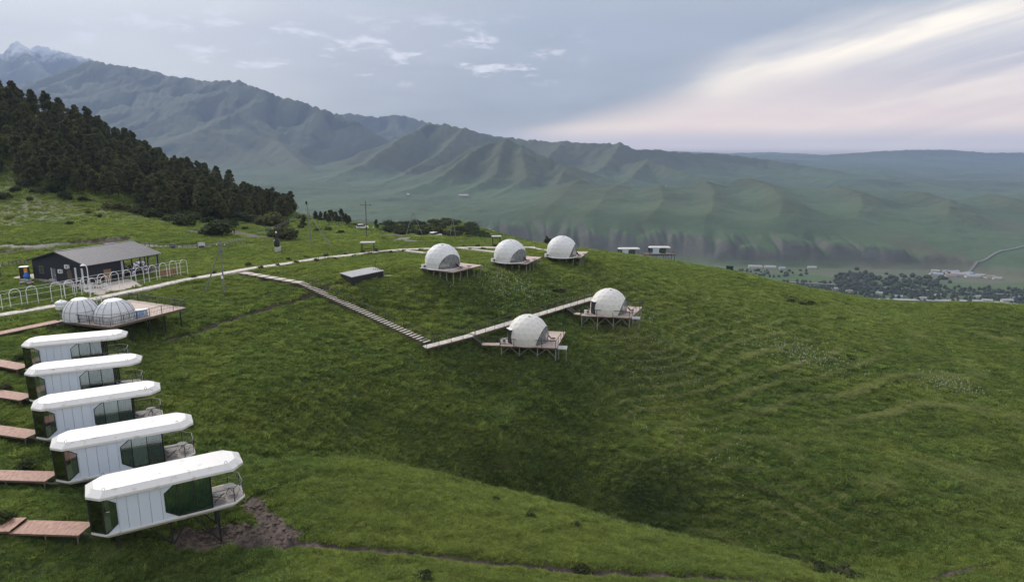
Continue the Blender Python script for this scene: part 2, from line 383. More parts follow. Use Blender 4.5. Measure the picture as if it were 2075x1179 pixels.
SOIL2 = [hit(*q) for q in ((510, 1022), (545, 1055), (580, 1085))]
ROAD = [hit(q[0], q[1]) for q in ((-60, 498, 146), (60, 497, 150), (200, 490, 155), (300, 496, 154), (400, 499, 153), (500, 493, 157), (600, 489, 162), (700, 485, 168), (760, 485, 170), (850, 487, 170), (930, 487, 174))]
ROAD2 = [hit(q[0], q[1]) for q in ((800, 486, 172), (840, 481, 190), (885, 478, 200), (900, 477, 215))]
CUT = [hit(q[0], q[1]) for q in ((0, 512, 139), (60, 503, 143), (130, 494, 148), (250, 484, 154))]
CUT2 = [hit(q[0], q[1]) for q in ((400, 470, 168), (470, 470, 170), (540, 482, 168))]
CUT3 = [hit(q[0], q[1]) for q in ((790, 478, 180), (830, 474, 186), (870, 478, 188))]
HOLLOW = hit(1620, 610)
def hill(x, y, z0=None):
    z = hill0(x, y) if z0 is None else z0; z00 = z; r = np.hypot(x, y)
    z = z - 110 * np.clip((r - 385) / 75, 0, 1) ** 2
    near = sstep(r, 330, 200)
    # hummocky turf and small relief
    z = z + (0.16 * fbm(x / 9, y / 9, 3) + 0.10 * fbm(x / 2.6 + 40, y / 2.6, 3)) * (0.35 + 0.65 * near)
    # cattle terraces on the right-hand slope: narrow steps that follow the contours
    tm = terr_mask(x, y)
    ph = (z00 + 0.35 * perlin(x / 14, y / 14)) / 0.80; fr = ph - np.floor(ph)
    z = z + tm * 0.26 * (sstep(fr, 0.0, 0.22) - fr)
    for T, wd, dp in ((TRENCH, 0.45, 0.5), (TRENCH2, 0.4, 0.4), (TRACK, 0.38, 0.30), (TRACK2, 0.45, 0.35)):
        d = pd_near(x, y, T, 3); z = z - dp * sstep(d, wd * 2.2, wd * 0.3)
    d = pd_near(x, y, SOIL, 5); z = z + sstep(d, 3.0, 0.5) * (0.22 * fbm(x / 0.6, y / 0.6, 2) - 0.15)
    d = np.hypot(x - HOLLOW[0], y - HOLLOW[1]); z = z - 1.3 * sstep(d, 5.5, 1.0)
    d = pd_near(x, y, CUT, 5); z = z - 0.9 * sstep(d, 2.5, 0.3)
    d = pd_near(x, y, ROAD, 6); k = sstep(d, 4.0, 1.6); z = z - 0.25 * k
    return z
def terr_mask(x, y):
    m = sstep(x, 4, 22) * sstep(y, 60, 74) * sstep(y, 152, 128)
    return m * (0.35 + 0.65 * sstep(fbm(x / 30 + 3, y / 30, 2), -0.5, 0.3))
def hz(x, y): return float(hill(np.array([float(x)]), np.array([float(y)]))[0])

def grid_obj(name, X, Y, Z, attrs, material):
    m, n = X.shape
    co = np.stack([X, Y, Z], -1).reshape(-1, 3)
    i = np.arange(m * n).reshape(m, n)
    q = np.stack([i[:-1, :-1], i[:-1, 1:], i[1:, 1:], i[1:, :-1]], -1).reshape(-1, 4)
    me = bpy.data.meshes.new(name); me.vertices.add(m * n); me.vertices.foreach_set('co', co.ravel())
    me.loops.add(q.size); me.loops.foreach_set('vertex_index', q.ravel().astype(np.int32))
    me.polygons.add(len(q)); me.polygons.foreach_set('loop_start', (np.arange(len(q)) * 4).astype(np.int32))
    me.polygons.foreach_set('use_smooth', np.ones(len(q), bool)); me.update()
    for k, v in attrs.items():
        a = me.attributes.new(k, 'FLOAT', 'POINT'); a.data.foreach_set('value', np.asarray(v, np.float32).ravel())
    me.materials.append(material)
    o = bpy.data.objects.new(name, me); COL.objects.link(o); return o

# one set of turf colours for soil sheet and grass blades, laid out over the land itself
def turf_nodes(t, pos):
    a = t.noise(pos, 0.05, 5, 0.6, 0.8); b = t.noise(pos, 0.22, 5, 0.6, 0.4); c = t.noise(pos, 1.3, 4, 0.6)
    col = t.mix(t.step(a, 0.35, 0.65), (0.050, 0.082, 0.020), (0.108, 0.130, 0.030))
    col = t.mix(t.step(b, 0.42, 0.72, 0, 0.85), col, (0.046, 0.078, 0.022))
    col = t.mix(t.step(c, 0.52, 0.75, 0, 0.55), col, (0.125, 0.150, 0.034))
    return col
def turf_mat(name, blades):
    m = bpy.data.materials.new(name); m.use_nodes = True; t = NT(m.node_tree); b = t.n['Principled BSDF']
    pos = t.node('ShaderNodeNewGeometry').outputs['Position']
    col = turf_nodes(t, pos)
    b.inputs['Roughness'].default_value = 0.75; b.inputs['Specular IOR Level'].default_value = 0.15
    if blades:
        ri = t.node('ShaderNodeObjectInfo').outputs['Random']
        at = t.node('ShaderNodeAttribute', attribute_type='INSTANCER', attribute_name='dry').outputs['Fac']
        col = t.mix(t.math('MULTIPLY', ri, 0.6), col, (0.15, 0.17, 0.040))
        br = t.math('ADD', t.math('MULTIPLY', t.math('FRACT', t.math('MULTIPLY', ri, 17.3)), 1.0), 0.55); col = t.scale(col, t.comb(br, br, br))
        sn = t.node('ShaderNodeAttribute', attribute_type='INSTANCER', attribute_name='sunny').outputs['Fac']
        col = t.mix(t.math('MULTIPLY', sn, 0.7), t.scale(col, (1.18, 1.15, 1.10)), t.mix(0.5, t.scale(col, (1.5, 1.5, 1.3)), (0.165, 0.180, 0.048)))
        col = t.scale(col, (1.38, 1.43, 1.75))
        col = t.mix(t.math('MULTIPLY', at, 0.95), col, (0.30, 0.32, 0.14))
        sh = t.node('ShaderNodeBsdfTranslucent'); t.put(sh.inputs[0], t.scale(col, (1.1, 1.2, 0.7)))
        mx = t.node('ShaderNodeMixShader'); mx.inputs[0].default_value = 0.45
        t.l.new(b.outputs[0], mx.inputs[1]); t.l.new(sh.outputs[0], mx.inputs[2]); t.l.new(mx.outputs[0], t.n['Material Output'].inputs[0])
    else:
        soil = t.node('ShaderNodeAttribute', attribute_name='soil').outputs['Fac']; dry = t.node('ShaderNodeAttribute', attribute_name='dry').outputs['Fac']; road = t.node('ShaderNodeAttribute', attribute_name='road').outputs['Fac']
        n2 = t.noise(pos, 2.2, 6, 0.65)
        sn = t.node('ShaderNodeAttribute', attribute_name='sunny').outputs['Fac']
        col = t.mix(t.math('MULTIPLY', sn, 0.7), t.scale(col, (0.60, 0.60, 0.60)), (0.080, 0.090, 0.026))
        col = t.mix(t.math('MULTIPLY', dry, 0.6), col, (0.20, 0.21, 0.07))
        dirt = t.mix(t.step(n2, 0.3, 0.7), (0.045, 0.034, 0.028), (0.125, 0.095, 0.078))
        nn = t.math('ADD', t.math('MULTIPLY', t.math('SUBTRACT', n2, 0.5), 1.4), t.math('MULTIPLY', t.math('SUBTRACT', t.noise(pos, 0.55, 4, 0.6), 0.5), 1.8))
        col = t.mix(t.step(t.math('ADD', soil, t.math('MULTIPLY', nn, t.math('MULTIPLY', soil, 2.0, clamp=True))), 0.40, 0.58), col, dirt)
        col = t.mix(t.step(t.math('ADD', road, t.math('MULTIPLY', t.math('SUBTRACT', n2, 0.5), 0.5)), 0.4, 0.6), col, t.mix(n2, (0.13, 0.125, 0.11), (0.22, 0.21, 0.19)))
        bn = t.node('ShaderNodeBump'); bn.inputs['Strength'].default_value = 0.9; bn.inputs['Distance'].default_value = 0.25
        t.put(bn.inputs['Height'], t.math('ADD', t.noise(pos, 1.1, 6, 0.7), t.math('MULTIPLY', t.noise(pos, 5.0, 4, 0.7), 0.4))); t.l.new(bn.outputs[0], b.inputs['Normal'])
    t.put(b.inputs['Base Color'], col)
    return m
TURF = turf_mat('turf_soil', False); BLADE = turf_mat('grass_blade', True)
_az = np.radians(np.linspace(-52, 52, 640)); _r = np.exp(np.linspace(math.log(16), math.log(465), 520))
_A, _Rr = np.meshgrid(_az, _r); GX = _Rr * np.sin(_A); GY = _Rr * np.cos(_A)
GZ0 = hill0(GX, GY); GZ = hill(GX, GY, GZ0)
def soil_mask(x, y):
    s = np.zeros(np.shape(x))
    for T, a, b in ((TRENCH, 0.9, 0.45), (TRENCH2, 0.8, 0.4), (TRACK, 0.6, 0.25), (TRACK2, 0.9, 0.4), (SOIL, 2.1, 0.3), (SOIL2, 1.0, 0.2), (CUT, 3.2, 1.2), (CUT2, 5.0, 1.5), (CUT3, 6.0, 2.0)):
        d = pd_near(x, y, T, 8); s = np.maximum(s, sstep(d, a, b) * (0.8 if T in (CUT2, CUT3) else 1.0))
    return s
def road_mask(x, y):
    d = pd_near(x, y, ROAD, 5); e = pd_near(x, y, ROAD2, 5); return np.maximum(sstep(d, 1.9, 1.2), sstep(e, 1.8, 1.2))
_cw = sorted((atY(*q).x, atY(*q).y) for q in CREST)
def sunny_mask(x, y, z0=None):  # drier grass zones; sunlit brightness of spur, plateau and crest painted into their colour
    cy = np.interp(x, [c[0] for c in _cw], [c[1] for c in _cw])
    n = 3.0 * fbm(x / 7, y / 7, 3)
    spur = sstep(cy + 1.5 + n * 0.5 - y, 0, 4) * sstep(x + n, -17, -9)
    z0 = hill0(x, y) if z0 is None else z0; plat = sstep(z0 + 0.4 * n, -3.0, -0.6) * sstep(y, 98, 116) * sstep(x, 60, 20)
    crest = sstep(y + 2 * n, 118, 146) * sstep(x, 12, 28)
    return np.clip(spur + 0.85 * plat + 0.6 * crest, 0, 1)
def dry_mask(x, y, z0=None):
    z0 = hill0(x, y) if z0 is None else z0
    ph = (z0 + 0.35 * perlin(x / 14, y / 14)) / 0.80; fr = ph - np.floor(ph)
    line = sstep(np.abs(fr - 0.20), 0.20, 0.05)
    patch = sstep(fbm(x / 4 + 9, y / 4, 3), 0.70, 1.0) * 0.35
    return np.clip(terr_mask(x, y) * line * (0.4 + 0.6 * sstep(perlin(x / 10, y / 10 + 5), -0.4, 0.3)) + patch, 0, 1)
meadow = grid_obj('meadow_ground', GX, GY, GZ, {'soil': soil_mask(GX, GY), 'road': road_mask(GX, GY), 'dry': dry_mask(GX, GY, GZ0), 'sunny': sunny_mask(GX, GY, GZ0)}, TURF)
tag(meadow, 'green grassy hillside falling into a bowl below the camp', kind='structure')

# ------------------------------------------------------------------ valley and mountains beyond
RID = [  # crest lines: (pixel x, pixel y, distance Y), steepness
    ([(-300, 260, 6200), (-60, 215, 6200), (60, 185, 6200), (190, 122, 6200), (260, 132, 6000), (330, 150, 5800), (420, 163, 5600), (500, 163, 5400), (560, 185, 5200), (660, 219, 5000), (720, 240, 4900), (800, 290, 4700)], 0.50),
    ([(190, 122, 6200), (270, 190, 5600), (380, 250, 4900), (480, 300, 4300), (590, 350, 3700), (650, 385, 3200)], 0.42),
    ([(500, 163, 5400), (480, 230, 5000), (540, 280, 4500), (610, 320, 3900), (680, 375, 3300)], 0.45),
    ([(330, 150, 5800), (330, 230, 5200), (400, 320, 4300), (500, 390, 3300)], 0.42),
    ([(600, 240, 6900), (700, 229, 6900), (760, 236, 6900), (800, 230, 6900), (860, 245, 6800), (960, 268, 6600), (1060, 285, 6400)], 0.45),
    ([(860, 247, 4200), (900, 250, 4150), (940, 258, 4150), (1000, 277, 4150), (1060, 300, 4100)], 0.55),
    ([(860, 247, 4200), (800, 280, 3850), (740, 325, 3500), (680, 365, 3200), (640, 400, 2900)], 0.50),
    ([(930, 256, 4150), (900, 300, 3700), (820, 345, 3250), (760, 385, 2900)], 0.50),
    ([(960, 296, 3150), (1000, 284, 3150), (1030, 281, 3120), (1060, 292, 3080), (1110, 318, 2960), (1170, 352, 2800), (1200, 375, 2650), (1190, 420, 2300)], 0.55),
    ([(1000, 284, 3150), (940, 322, 2900), (880, 362, 2650), (810, 400, 2450)], 0.50),
    ([(1030, 281, 3120), (1000, 350, 2700), (930, 400, 2400), (860, 425, 2250)], 0.48),
    ([(1060, 292, 3080), (1060, 360, 2600), (1010, 410, 2300), (960, 440, 2100)], 0.48),
    ([(1140, 335, 2880), (1120, 380, 2500), (1070, 420, 2200)], 0.48),
    ([(960, 270, 4600), (1040, 279, 4400), (1090, 285, 4300), (1130, 284, 4200), (1200, 289, 4100), (1250, 288, 4000), (1290, 302, 4000), (1340, 303, 4100), (1400, 308, 4200), (1480, 312, 4300), (1560, 322, 4300), (1640, 335, 4100), (1720, 352, 3800)], 0.50),
    ([(1130, 284, 4200), (1110, 318, 3800), (1090, 345, 3500)], 0.50),
    ([(1250, 288, 4000), (1215, 325, 3600), (1185, 350, 3300)], 0.50),
    ([(1200, 330, 3700), (1250, 330, 3600), (1300, 322, 3500), (1340, 334, 3350), (1400, 352, 3150), (1470, 372, 2900)], 0.55),
    ([(1300, 322, 3500), (1270, 355, 3150), (1240, 380, 2850)], 0.50),
    ([(1370, 318, 4300), (1430, 320, 4200), (1500, 335, 4000), (1600, 355, 3700), (1700, 372, 3300)], 0.5),
    ([(1480, 318, 10500), (1560, 306, 10500), (1610, 303, 10500), (1680, 310, 10500), (1800, 318, 10500)], 0.25),
    ([(1560, 325, 8000), (1700, 312, 8000), (1780, 306, 8000), (1850, 303, 8000), (1920, 303, 8000), (2000, 309, 8000), (2075, 309, 8000), (2250, 306, 8000), (2500, 315, 8000)], 0.22),
    ([(-400, 60, 9500), (-150, 30, 9500), (-40, 72, 9300), (28, 64, 9200), (60, 82, 9150), (120, 100, 9050), (190, 120, 9000), (260, 150, 8900), (380, 200, 8700)], 0.62),
    ([(28, 64, 9200), (60, 120, 8500), (130, 170, 7800)], 0.55),
]
RID += [([(1600, 345, 4300), (1750, 360, 3900), (1900, 385, 3300), (2050, 410, 2900)], 0.28), ([(1400, 330, 4400), (1520, 345, 4000), (1640, 365, 3500)], 0.40)]
RID += [(q, 0.26) for q in (   # rolling foothills on the bench above the scarp
    [(1180, 362, 2350), (1170, 385, 2000), (1120, 413, 1720), (1060, 438, 1620)], [(1250, 370, 2250), (1230, 393, 1950), (1190, 422, 1680), (1150, 446, 1590)], [(1330, 372, 2250), (1330, 393, 1950), (1300, 418, 1700), (1260, 444, 1590)],
    [(1420, 368, 2300), (1430, 390, 2000), (1410, 416, 1720), (1380, 443, 1600)], [(1520, 362, 2400), (1560, 382, 2100), (1580, 407, 1780), (1550, 438, 1620)], [(1700, 376, 2350), (1750, 395, 2050), (1770, 418, 1780), (1740, 448, 1620)], [(1850, 388, 2300), (1920, 407, 2000), (1950, 432, 1720)], [(2020, 395, 2300), (2080, 412, 2000)])]
RIDW = [([tuple(atY(*q)) for q in pts], k) for pts, k in RID]
_rs = random.Random(12)
for P, k in list(RIDW):
    if k < 0.27: continue
    acc = 0.0; nxt = 180.0; flip = 1
    for a, b in zip(P[:-1], P[1:]):
        a_, b_ = Vector(a), Vector(b); L_ = (b_ - a_).length; s_ = 0.0
        while acc + L_ - s_ > nxt and s_ < L_:
            s_ += nxt - acc; acc = 0.0; nxt = _rs.uniform(380, 640) * (a[1] / 4500.0)
            if s_ > L_: break
            p = a_.lerp(b_, s_ / L_); d = (b_ - a_); d.z = 0; d.normalize(); hgt = p.z + 225
            if hgt < 120: continue
            for sd in (1, -1):
                n_ = Vector((-d.y, d.x, 0)) * sd
                if n_.y > 0.35: continue
                n_ = (n_ + d * _rs.uniform(-0.55, 0.55)).normalized(); ln = hgt * _rs.uniform(1.3, 2.0)
                m1 = p + n_ * ln * 0.45 + d * _rs.uniform(-60, 60); e1 = p + n_ * ln + d * _rs.uniform(-140, 140)
                RIDW.append(([(p.x, p.y, p.z - 6), (m1.x, m1.y, p.z - hgt * 0.36), (e1.x, e1.y, p.z - hgt * 0.92)], 0.62))
        acc += L_ - s_
SCARP = [(tuple(atz(px, py, -220))) for px, py in ((700, 500), (980, 512), (1150, 522), (1300, 530), (1500, 537), (1700, 541), (1850, 545), (1960, 552), (2100, 566), (2400, 590))]
def far_h(x, y, want=False):
    r = np.hypot(x, y); azn = x / np.maximum(y, 1.0)
    base = -220 + 0.010 * np.maximum(r - 1700, 0) * sstep(azn, 0.85, 0.1)
    base = base + 22 * fbm(x / 700, y / 700, 3) * sstep(r, 1500, 2300)
    # river terrace: flat plain, gullied scarp, bench above
    sx = np.interp(x, [p[0] for p in SCARP], [p[1] for p in SCARP])
    beh = (y - sx) + 26 * fbm(x / 120, y / 400, 2)
    gul = np.abs(perlin(x / 75, y / 260 + 7)) ; gul2 = np.abs(perlin(x / 30 + 5, y / 150))
    hs = np.interp(azn, [-0.2, 0.05, 0.2, 0.4, 0.58, 0.68, 0.9], [58, 56, 54, 50, 36, 18, 6])
    rise = sstep(beh, 0, np.interp(azn, [0.15, 0.45], [75, 40]) + 30 * gul)
    base = base + hs * rise * (1 - (0.40 * sstep(gul, 0.35, 0.0) + 0.16 * sstep(gul2, 0.3, 0)) * sstep(beh, 150, 20) * sstep(beh, 0, 40))
    bench = sstep(beh, 80, 900)
    base = base + bench * (6 * sstep(azn, 0.75, 0.2)) + bench * 9 * fbm(x / 320 + 4, y / 260, 3) * sstep(azn, -0.2, 0.1)
    h = base
    wx = x + 70 * perlin(x / 800, y / 800); wy = y + 70 * perlin(x / 800 + 31, y / 800 + 7)
    hm = np.full(np.shape(x), -1e4); dm = np.full(np.shape(x), 1e9)
    for P, k in RIDW:
        I = near_poly(wx, wy, P, (max(p[2] for p in P) + 330) / (k * 0.62))
        if not len(I[0]): continue
        d, s_ = polydist(wx[I], wy[I], P)
        zr = np.interp(s_, np.arange(len(P)), [p[2] for p in P])
        dm[I] = np.minimum(dm[I], d); hgt = np.maximum(zr + 220, 30)
        v = zr - k * d * (1 - 0.30 * np.clip(d * k / hgt, 0, 1)) + 10 * np.exp(-(d / 90) ** 2) - 10
        sm = 48.0; h0 = hm[I]; hh = np.clip(0.5 + 0.5 * (v - h0) / sm, 0, 1)
        hm[I] = h0 * (1 - hh) + v * hh + sm * 0.25 * hh * (1 - hh)
    sm = 75.0; hh = np.clip(0.5 + 0.5 * (hm - h) / sm, 0, 1)
    top = h * (1 - hh) + hm * hh + sm * hh * (1 - hh)
    top = h + (top - h) * sstep(beh, 45, 210)
    rel = np.clip((top - base) / 260, 0, 1.9)
    # gullies and folds cut into the slopes
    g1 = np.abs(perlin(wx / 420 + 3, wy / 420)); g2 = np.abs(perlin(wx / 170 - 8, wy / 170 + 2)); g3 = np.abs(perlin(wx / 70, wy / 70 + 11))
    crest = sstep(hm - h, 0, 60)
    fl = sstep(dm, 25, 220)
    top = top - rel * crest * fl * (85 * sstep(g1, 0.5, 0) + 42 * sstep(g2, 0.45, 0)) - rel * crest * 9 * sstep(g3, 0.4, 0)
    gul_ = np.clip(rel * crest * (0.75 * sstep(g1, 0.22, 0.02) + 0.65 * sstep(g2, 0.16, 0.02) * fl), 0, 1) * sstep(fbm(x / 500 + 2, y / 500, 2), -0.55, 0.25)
    cre_ = np.clip(sstep(dm, 130, 10) * crest, 0, 1)
    top = top + 4.0 * fbm(x / 60, y / 60, 3) * sstep(r, 1500, 2000)
    # the foot of the camp hill
    top = top + 105 * sstep(r, 900, 430)
    return (top, gul_, cre_) if want else top
def far_mat():
    m = bpy.data.materials.new('far_land'); m.use_nodes = True; t = NT(m.node_tree); b = t.n['Principled BSDF']
    g = t.node('ShaderNodeNewGeometry'); pos = g.outputs['Position']; nz = t.sep(g.outputs['Normal'])[2]; pz = t.sep(pos)[2]
    n1_ = t.noise(pos, 0.0016, 6, 0.6, 0.7); n2_ = t.noise(pos, 0.012, 6, 0.62, 0.5); n3_ = t.noise(t.scale(pos, (1, 0.35, 1)), 0.004, 4, 0.5, 0.3)
    col = t.mix(t.step(n1_, 0.38, 0.62), (0.034, 0.054, 0.026), (0.064, 0.092, 0.038))
    col = t.mix(t.step(n2_, 0.45, 0.7, 0, 0.6), col, (0.038, 0.048, 0.026))
    col = t.mix(t.math('MULTIPLY', t.step(pz, -70, -130), t.step(n1_, 0.3, 0.6, 0.25, 0.75)), col, (0.082, 0.125, 0.064))
    soil = t.mix(t.step(n2_, 0.35, 0.65), (0.078, 0.076, 0.064), (0.120, 0.116, 0.100))
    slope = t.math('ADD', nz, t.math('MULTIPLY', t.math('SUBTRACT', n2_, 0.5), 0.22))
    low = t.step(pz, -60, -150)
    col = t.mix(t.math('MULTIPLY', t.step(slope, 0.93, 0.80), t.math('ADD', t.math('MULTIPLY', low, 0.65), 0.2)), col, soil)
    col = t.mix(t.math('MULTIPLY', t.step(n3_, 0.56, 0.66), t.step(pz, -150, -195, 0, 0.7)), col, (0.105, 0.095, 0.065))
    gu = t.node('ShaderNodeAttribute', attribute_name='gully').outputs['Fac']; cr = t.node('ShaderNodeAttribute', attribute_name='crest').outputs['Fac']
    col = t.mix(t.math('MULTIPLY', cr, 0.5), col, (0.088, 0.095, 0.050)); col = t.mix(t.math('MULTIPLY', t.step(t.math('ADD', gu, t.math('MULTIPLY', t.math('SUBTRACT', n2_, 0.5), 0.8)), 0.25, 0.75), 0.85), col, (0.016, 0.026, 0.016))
    plain = t.step(pz, -205, -214)
    fld = t.node('ShaderNodeTexVoronoi'); fld.inputs['Scale'].default_value = 0.006; t.put(fld.inputs['Vector'], t.scale(pos, (0.55, 1.5, 0)))
    fc = t.mix(t.sep(fld.outputs['Color'])[0], (0.070, 0.120, 0.040), (0.13, 0.13, 0.09))
    col = t.mix(t.math('MULTIPLY', plain, 0.85), col, fc)
    snow = t.math('MULTIPLY', t.step(t.math('ADD', pz, t.math('MULTIPLY', t.math('SUBTRACT', t.noise(pos, 0.006, 6, 0.65), 0.5), 700)), 1000, 1200), 1.0)
    col = t.mix(snow, col, (0.75, 0.77, 0.80))
    t.put(b.inputs['Base Color'], col); b.inputs['Roughness'].default_value = 0.9; b.inputs['Specular IOR Level'].default_value = 0.1
    bn = t.node('ShaderNodeBump'); bn.inputs['Strength'].default_value = 0.7; bn.inputs['Distance'].default_value = 6.0
    t.put(bn.inputs['Height'], t.noise(pos, 0.03, 6, 0.65)); t.l.new(bn.outputs[0], b.inputs['Normal'])
    return m
_az = np.radians(np.linspace(-52, 52, 860)); _r = np.concatenate([np.exp(np.linspace(math.log(425), math.log(1250), 50))[:-1], np.exp(np.linspace(math.log(1250), math.log(10900), 400))])
_A, _Rr = np.meshgrid(_az, _r); _X = _Rr * np.sin(_A); _Y = _Rr * np.cos(_A)
_fz, _fg, _fc = far_h(_X, _Y, True)
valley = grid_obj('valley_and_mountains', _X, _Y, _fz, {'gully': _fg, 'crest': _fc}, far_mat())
tag(valley, 'hazy green valley with river terraces and folded mountains', kind='structure')

# ------------------------------------------------------------------ the air
_bm = MB().box((0, 5000, 740), (17600, 12000, 2120))
hz_m = bpy.data.materials.new('haze_air'); hz_m.use_nodes = True; _t = NT(hz_m.node_tree); _t.n.remove(_t.n['Principled BSDF'])
_pv = _t.node('ShaderNodeVolumePrincipled'); _t.put(_pv.inputs['Color'], (0.45, 0.585, 0.88)); _pv.inputs['Density'].default_value = 1.08e-4; _pv.inputs['Anisotropy'].default_value = 0.0
_t.l.new(_pv.outputs[0], _t.n['Material Output'].inputs['Volume'])
haze = _bm.build('haze', hz_m); tag(haze, kind='stuff')
# ------------------------------------------------------------------ materials for the camp
WHITE = mat('white_shell', (0.64, 0.625, 0.60), 0.45, var=0.03, nscale=0.8, dirt=(0.40, 0.33, 0.26), dirt_scale=1.5, dirt_lo=0.56, dirt_hi=0.70)
WALLP = mat('white_wall_panel', (0.57, 0.63, 0.71), 0.35, var=0.03, nscale=0.6)
BLACKM = mat('black_metal', (0.018, 0.019, 0.021), 0.5, var=0.2, spec=0.4)
GREYM = mat('grey_metal', (0.15, 0.155, 0.165), 0.6, metal=0.0, var=0.1)
GALV = mat('galvanised_steel', (0.34, 0.34, 0.33), 0.5, metal=0.3, var=0.15)
REDPLANK = mat('red_brown_planks', (0.36, 0.205, 0.155), 0.7, var=0.38, nscale=2.2, streak=(5, 1, 1), bump=0.3)
PALEDECK = mat('pale_pink_deck', (0.46, 0.365, 0.31), 0.75, var=0.25, nscale=1.6, streak=(1, 4, 1), bump=0.2)
PALEPATH = mat('pale_path_boards', (0.50, 0.45, 0.40), 0.8, var=0.28, nscale=2.2, bump=0.2, coord='Object')
GREYDECK = mat('grey_balcony_boards', (0.28, 0.26, 0.24), 0.75, var=0.12, nscale=3)
DARKWOOD = mat('dark_side_board', (0.12, 0.09, 0.07), 0.8, var=0.2)
GLASS = glass_mat('tinted_glass', (0.86, 0.93, 0.90))
CLEAR = glass_mat('clear_film', (0.62, 0.66, 0.70))
CUR_GREEN = mat('green_curtain', (0.07, 0.17, 0.145), 0.85, var=0.4, nscale=6, streak=(9, 9, 0.6))
CUR_GREY = mat('grey_curtain', (0.36, 0.38, 0.40), 0.85, var=0.35, nscale=5, streak=(9, 9, 0.6))
CUR_WHITE = mat('white_curtain', (0.70, 0.72, 0.74), 0.85, var=0.15, nscale=5, streak=(9, 9, 0.6))
CUR_TEAL = mat('dark_teal_curtain', (0.10, 0.19, 0.24), 0.85, var=0.3, nscale=5, streak=(9, 9, 0.6))
FILM = mat('milky_film', (0.55, 0.58, 0.62), 0.2, var=0.05, spec=0.5)
def film():
    t = NT(FILM.node_tree); b = t.n['Principled BSDF']; tr = t.node('ShaderNodeBsdfTransparent'); mx = t.node('ShaderNodeMixShader'); mx.inputs[0].default_value = 0.70
    t.l.new(b.outputs[0], mx.inputs[1]); t.l.new(tr.outputs[0], mx.inputs[2]); t.l.new(mx.outputs[0], t.n['Material Output'].inputs[0])
film()
INNER = mat('inner_wall', (0.52, 0.49, 0.44), 0.8)
LINEN = mat('white_linen', (0.74, 0.73, 0.71), 0.9)
FABRIC = mat('dome_fabric', (0.70, 0.70, 0.69), 0.6, var=0.05, nscale=0.7, bump=0.5, bscale=2.0, dirt=(0.60, 0.56, 0.50), dirt_scale=0.7, dirt_lo=0.55, dirt_hi=0.85)
CREAMF = mat('cream_dome_fabric', (0.70, 0.68, 0.63), 0.6, var=0.05, nscale=0.7, bump=0.5, bscale=2.0, dirt=(0.58, 0.52, 0.44), dirt_scale=0.7, dirt_lo=0.5, dirt_hi=0.8)
CONC = mat('concrete', (0.42, 0.41, 0.39), 0.85, var=0.15, bump=0.3)
NAVY = mat('dark_navy_cladding', (0.020, 0.023, 0.032), 0.6, var=0.2, streak=(1, 1, 8))
ROOFG = mat('grey_metal_roof', (0.125, 0.123, 0.13), 0.6, metal=0.0, var=0.06, nscale=0.5)
WOOD = mat('brown_wood', (0.26, 0.16, 0.09), 0.75, var=0.25, nscale=2, streak=(1, 1, 6))
WHITEP = mat('white_paint', (0.76, 0.76, 0.75), 0.5, var=0.05)
ORANGE = mat('orange_panel', (0.72, 0.28, 0.04), 0.5, var=0.08)
BLUE = mat('blue_plastic', (0.03, 0.13, 0.45), 0.4, var=0.1)
PALEBLUE = mat('pale_blue_liner', (0.35, 0.50, 0.75), 0.4, var=0.1)
GREENT = mat('dark_green_tank', (0.015, 0.05, 0.045), 0.5, var=0.15)
POLEC = mat('grey_pole_concrete', (0.20, 0.20, 0.19), 0.85, var=0.15)
POLEW = mat('dark_pole_wood', (0.09, 0.085, 0.075), 0.85, var=0.2)
MEMB = mat('translucent_membrane', (0.80, 0.80, 0.82), 0.35, var=0.08, nscale=1.0, dirt=(0.60, 0.61, 0.65), dirt_scale=0.9)
def membrane():
    m = MATS['translucent_membrane']; t = NT(m.node_tree); b = t.n['Principled BSDF']
    tr = t.node('ShaderNodeBsdfTransparent'); t.put(tr.inputs[0], (0.85, 0.86, 0.90)); mx = t.node('ShaderNodeMixShader'); mx.inputs[0].default_value = 0.25
    t.l.new(b.outputs[0], mx.inputs[1]); t.l.new(tr.outputs[0], mx.inputs[2]); t.l.new(mx.outputs[0], t.n['Material Output'].inputs[0])
membrane()

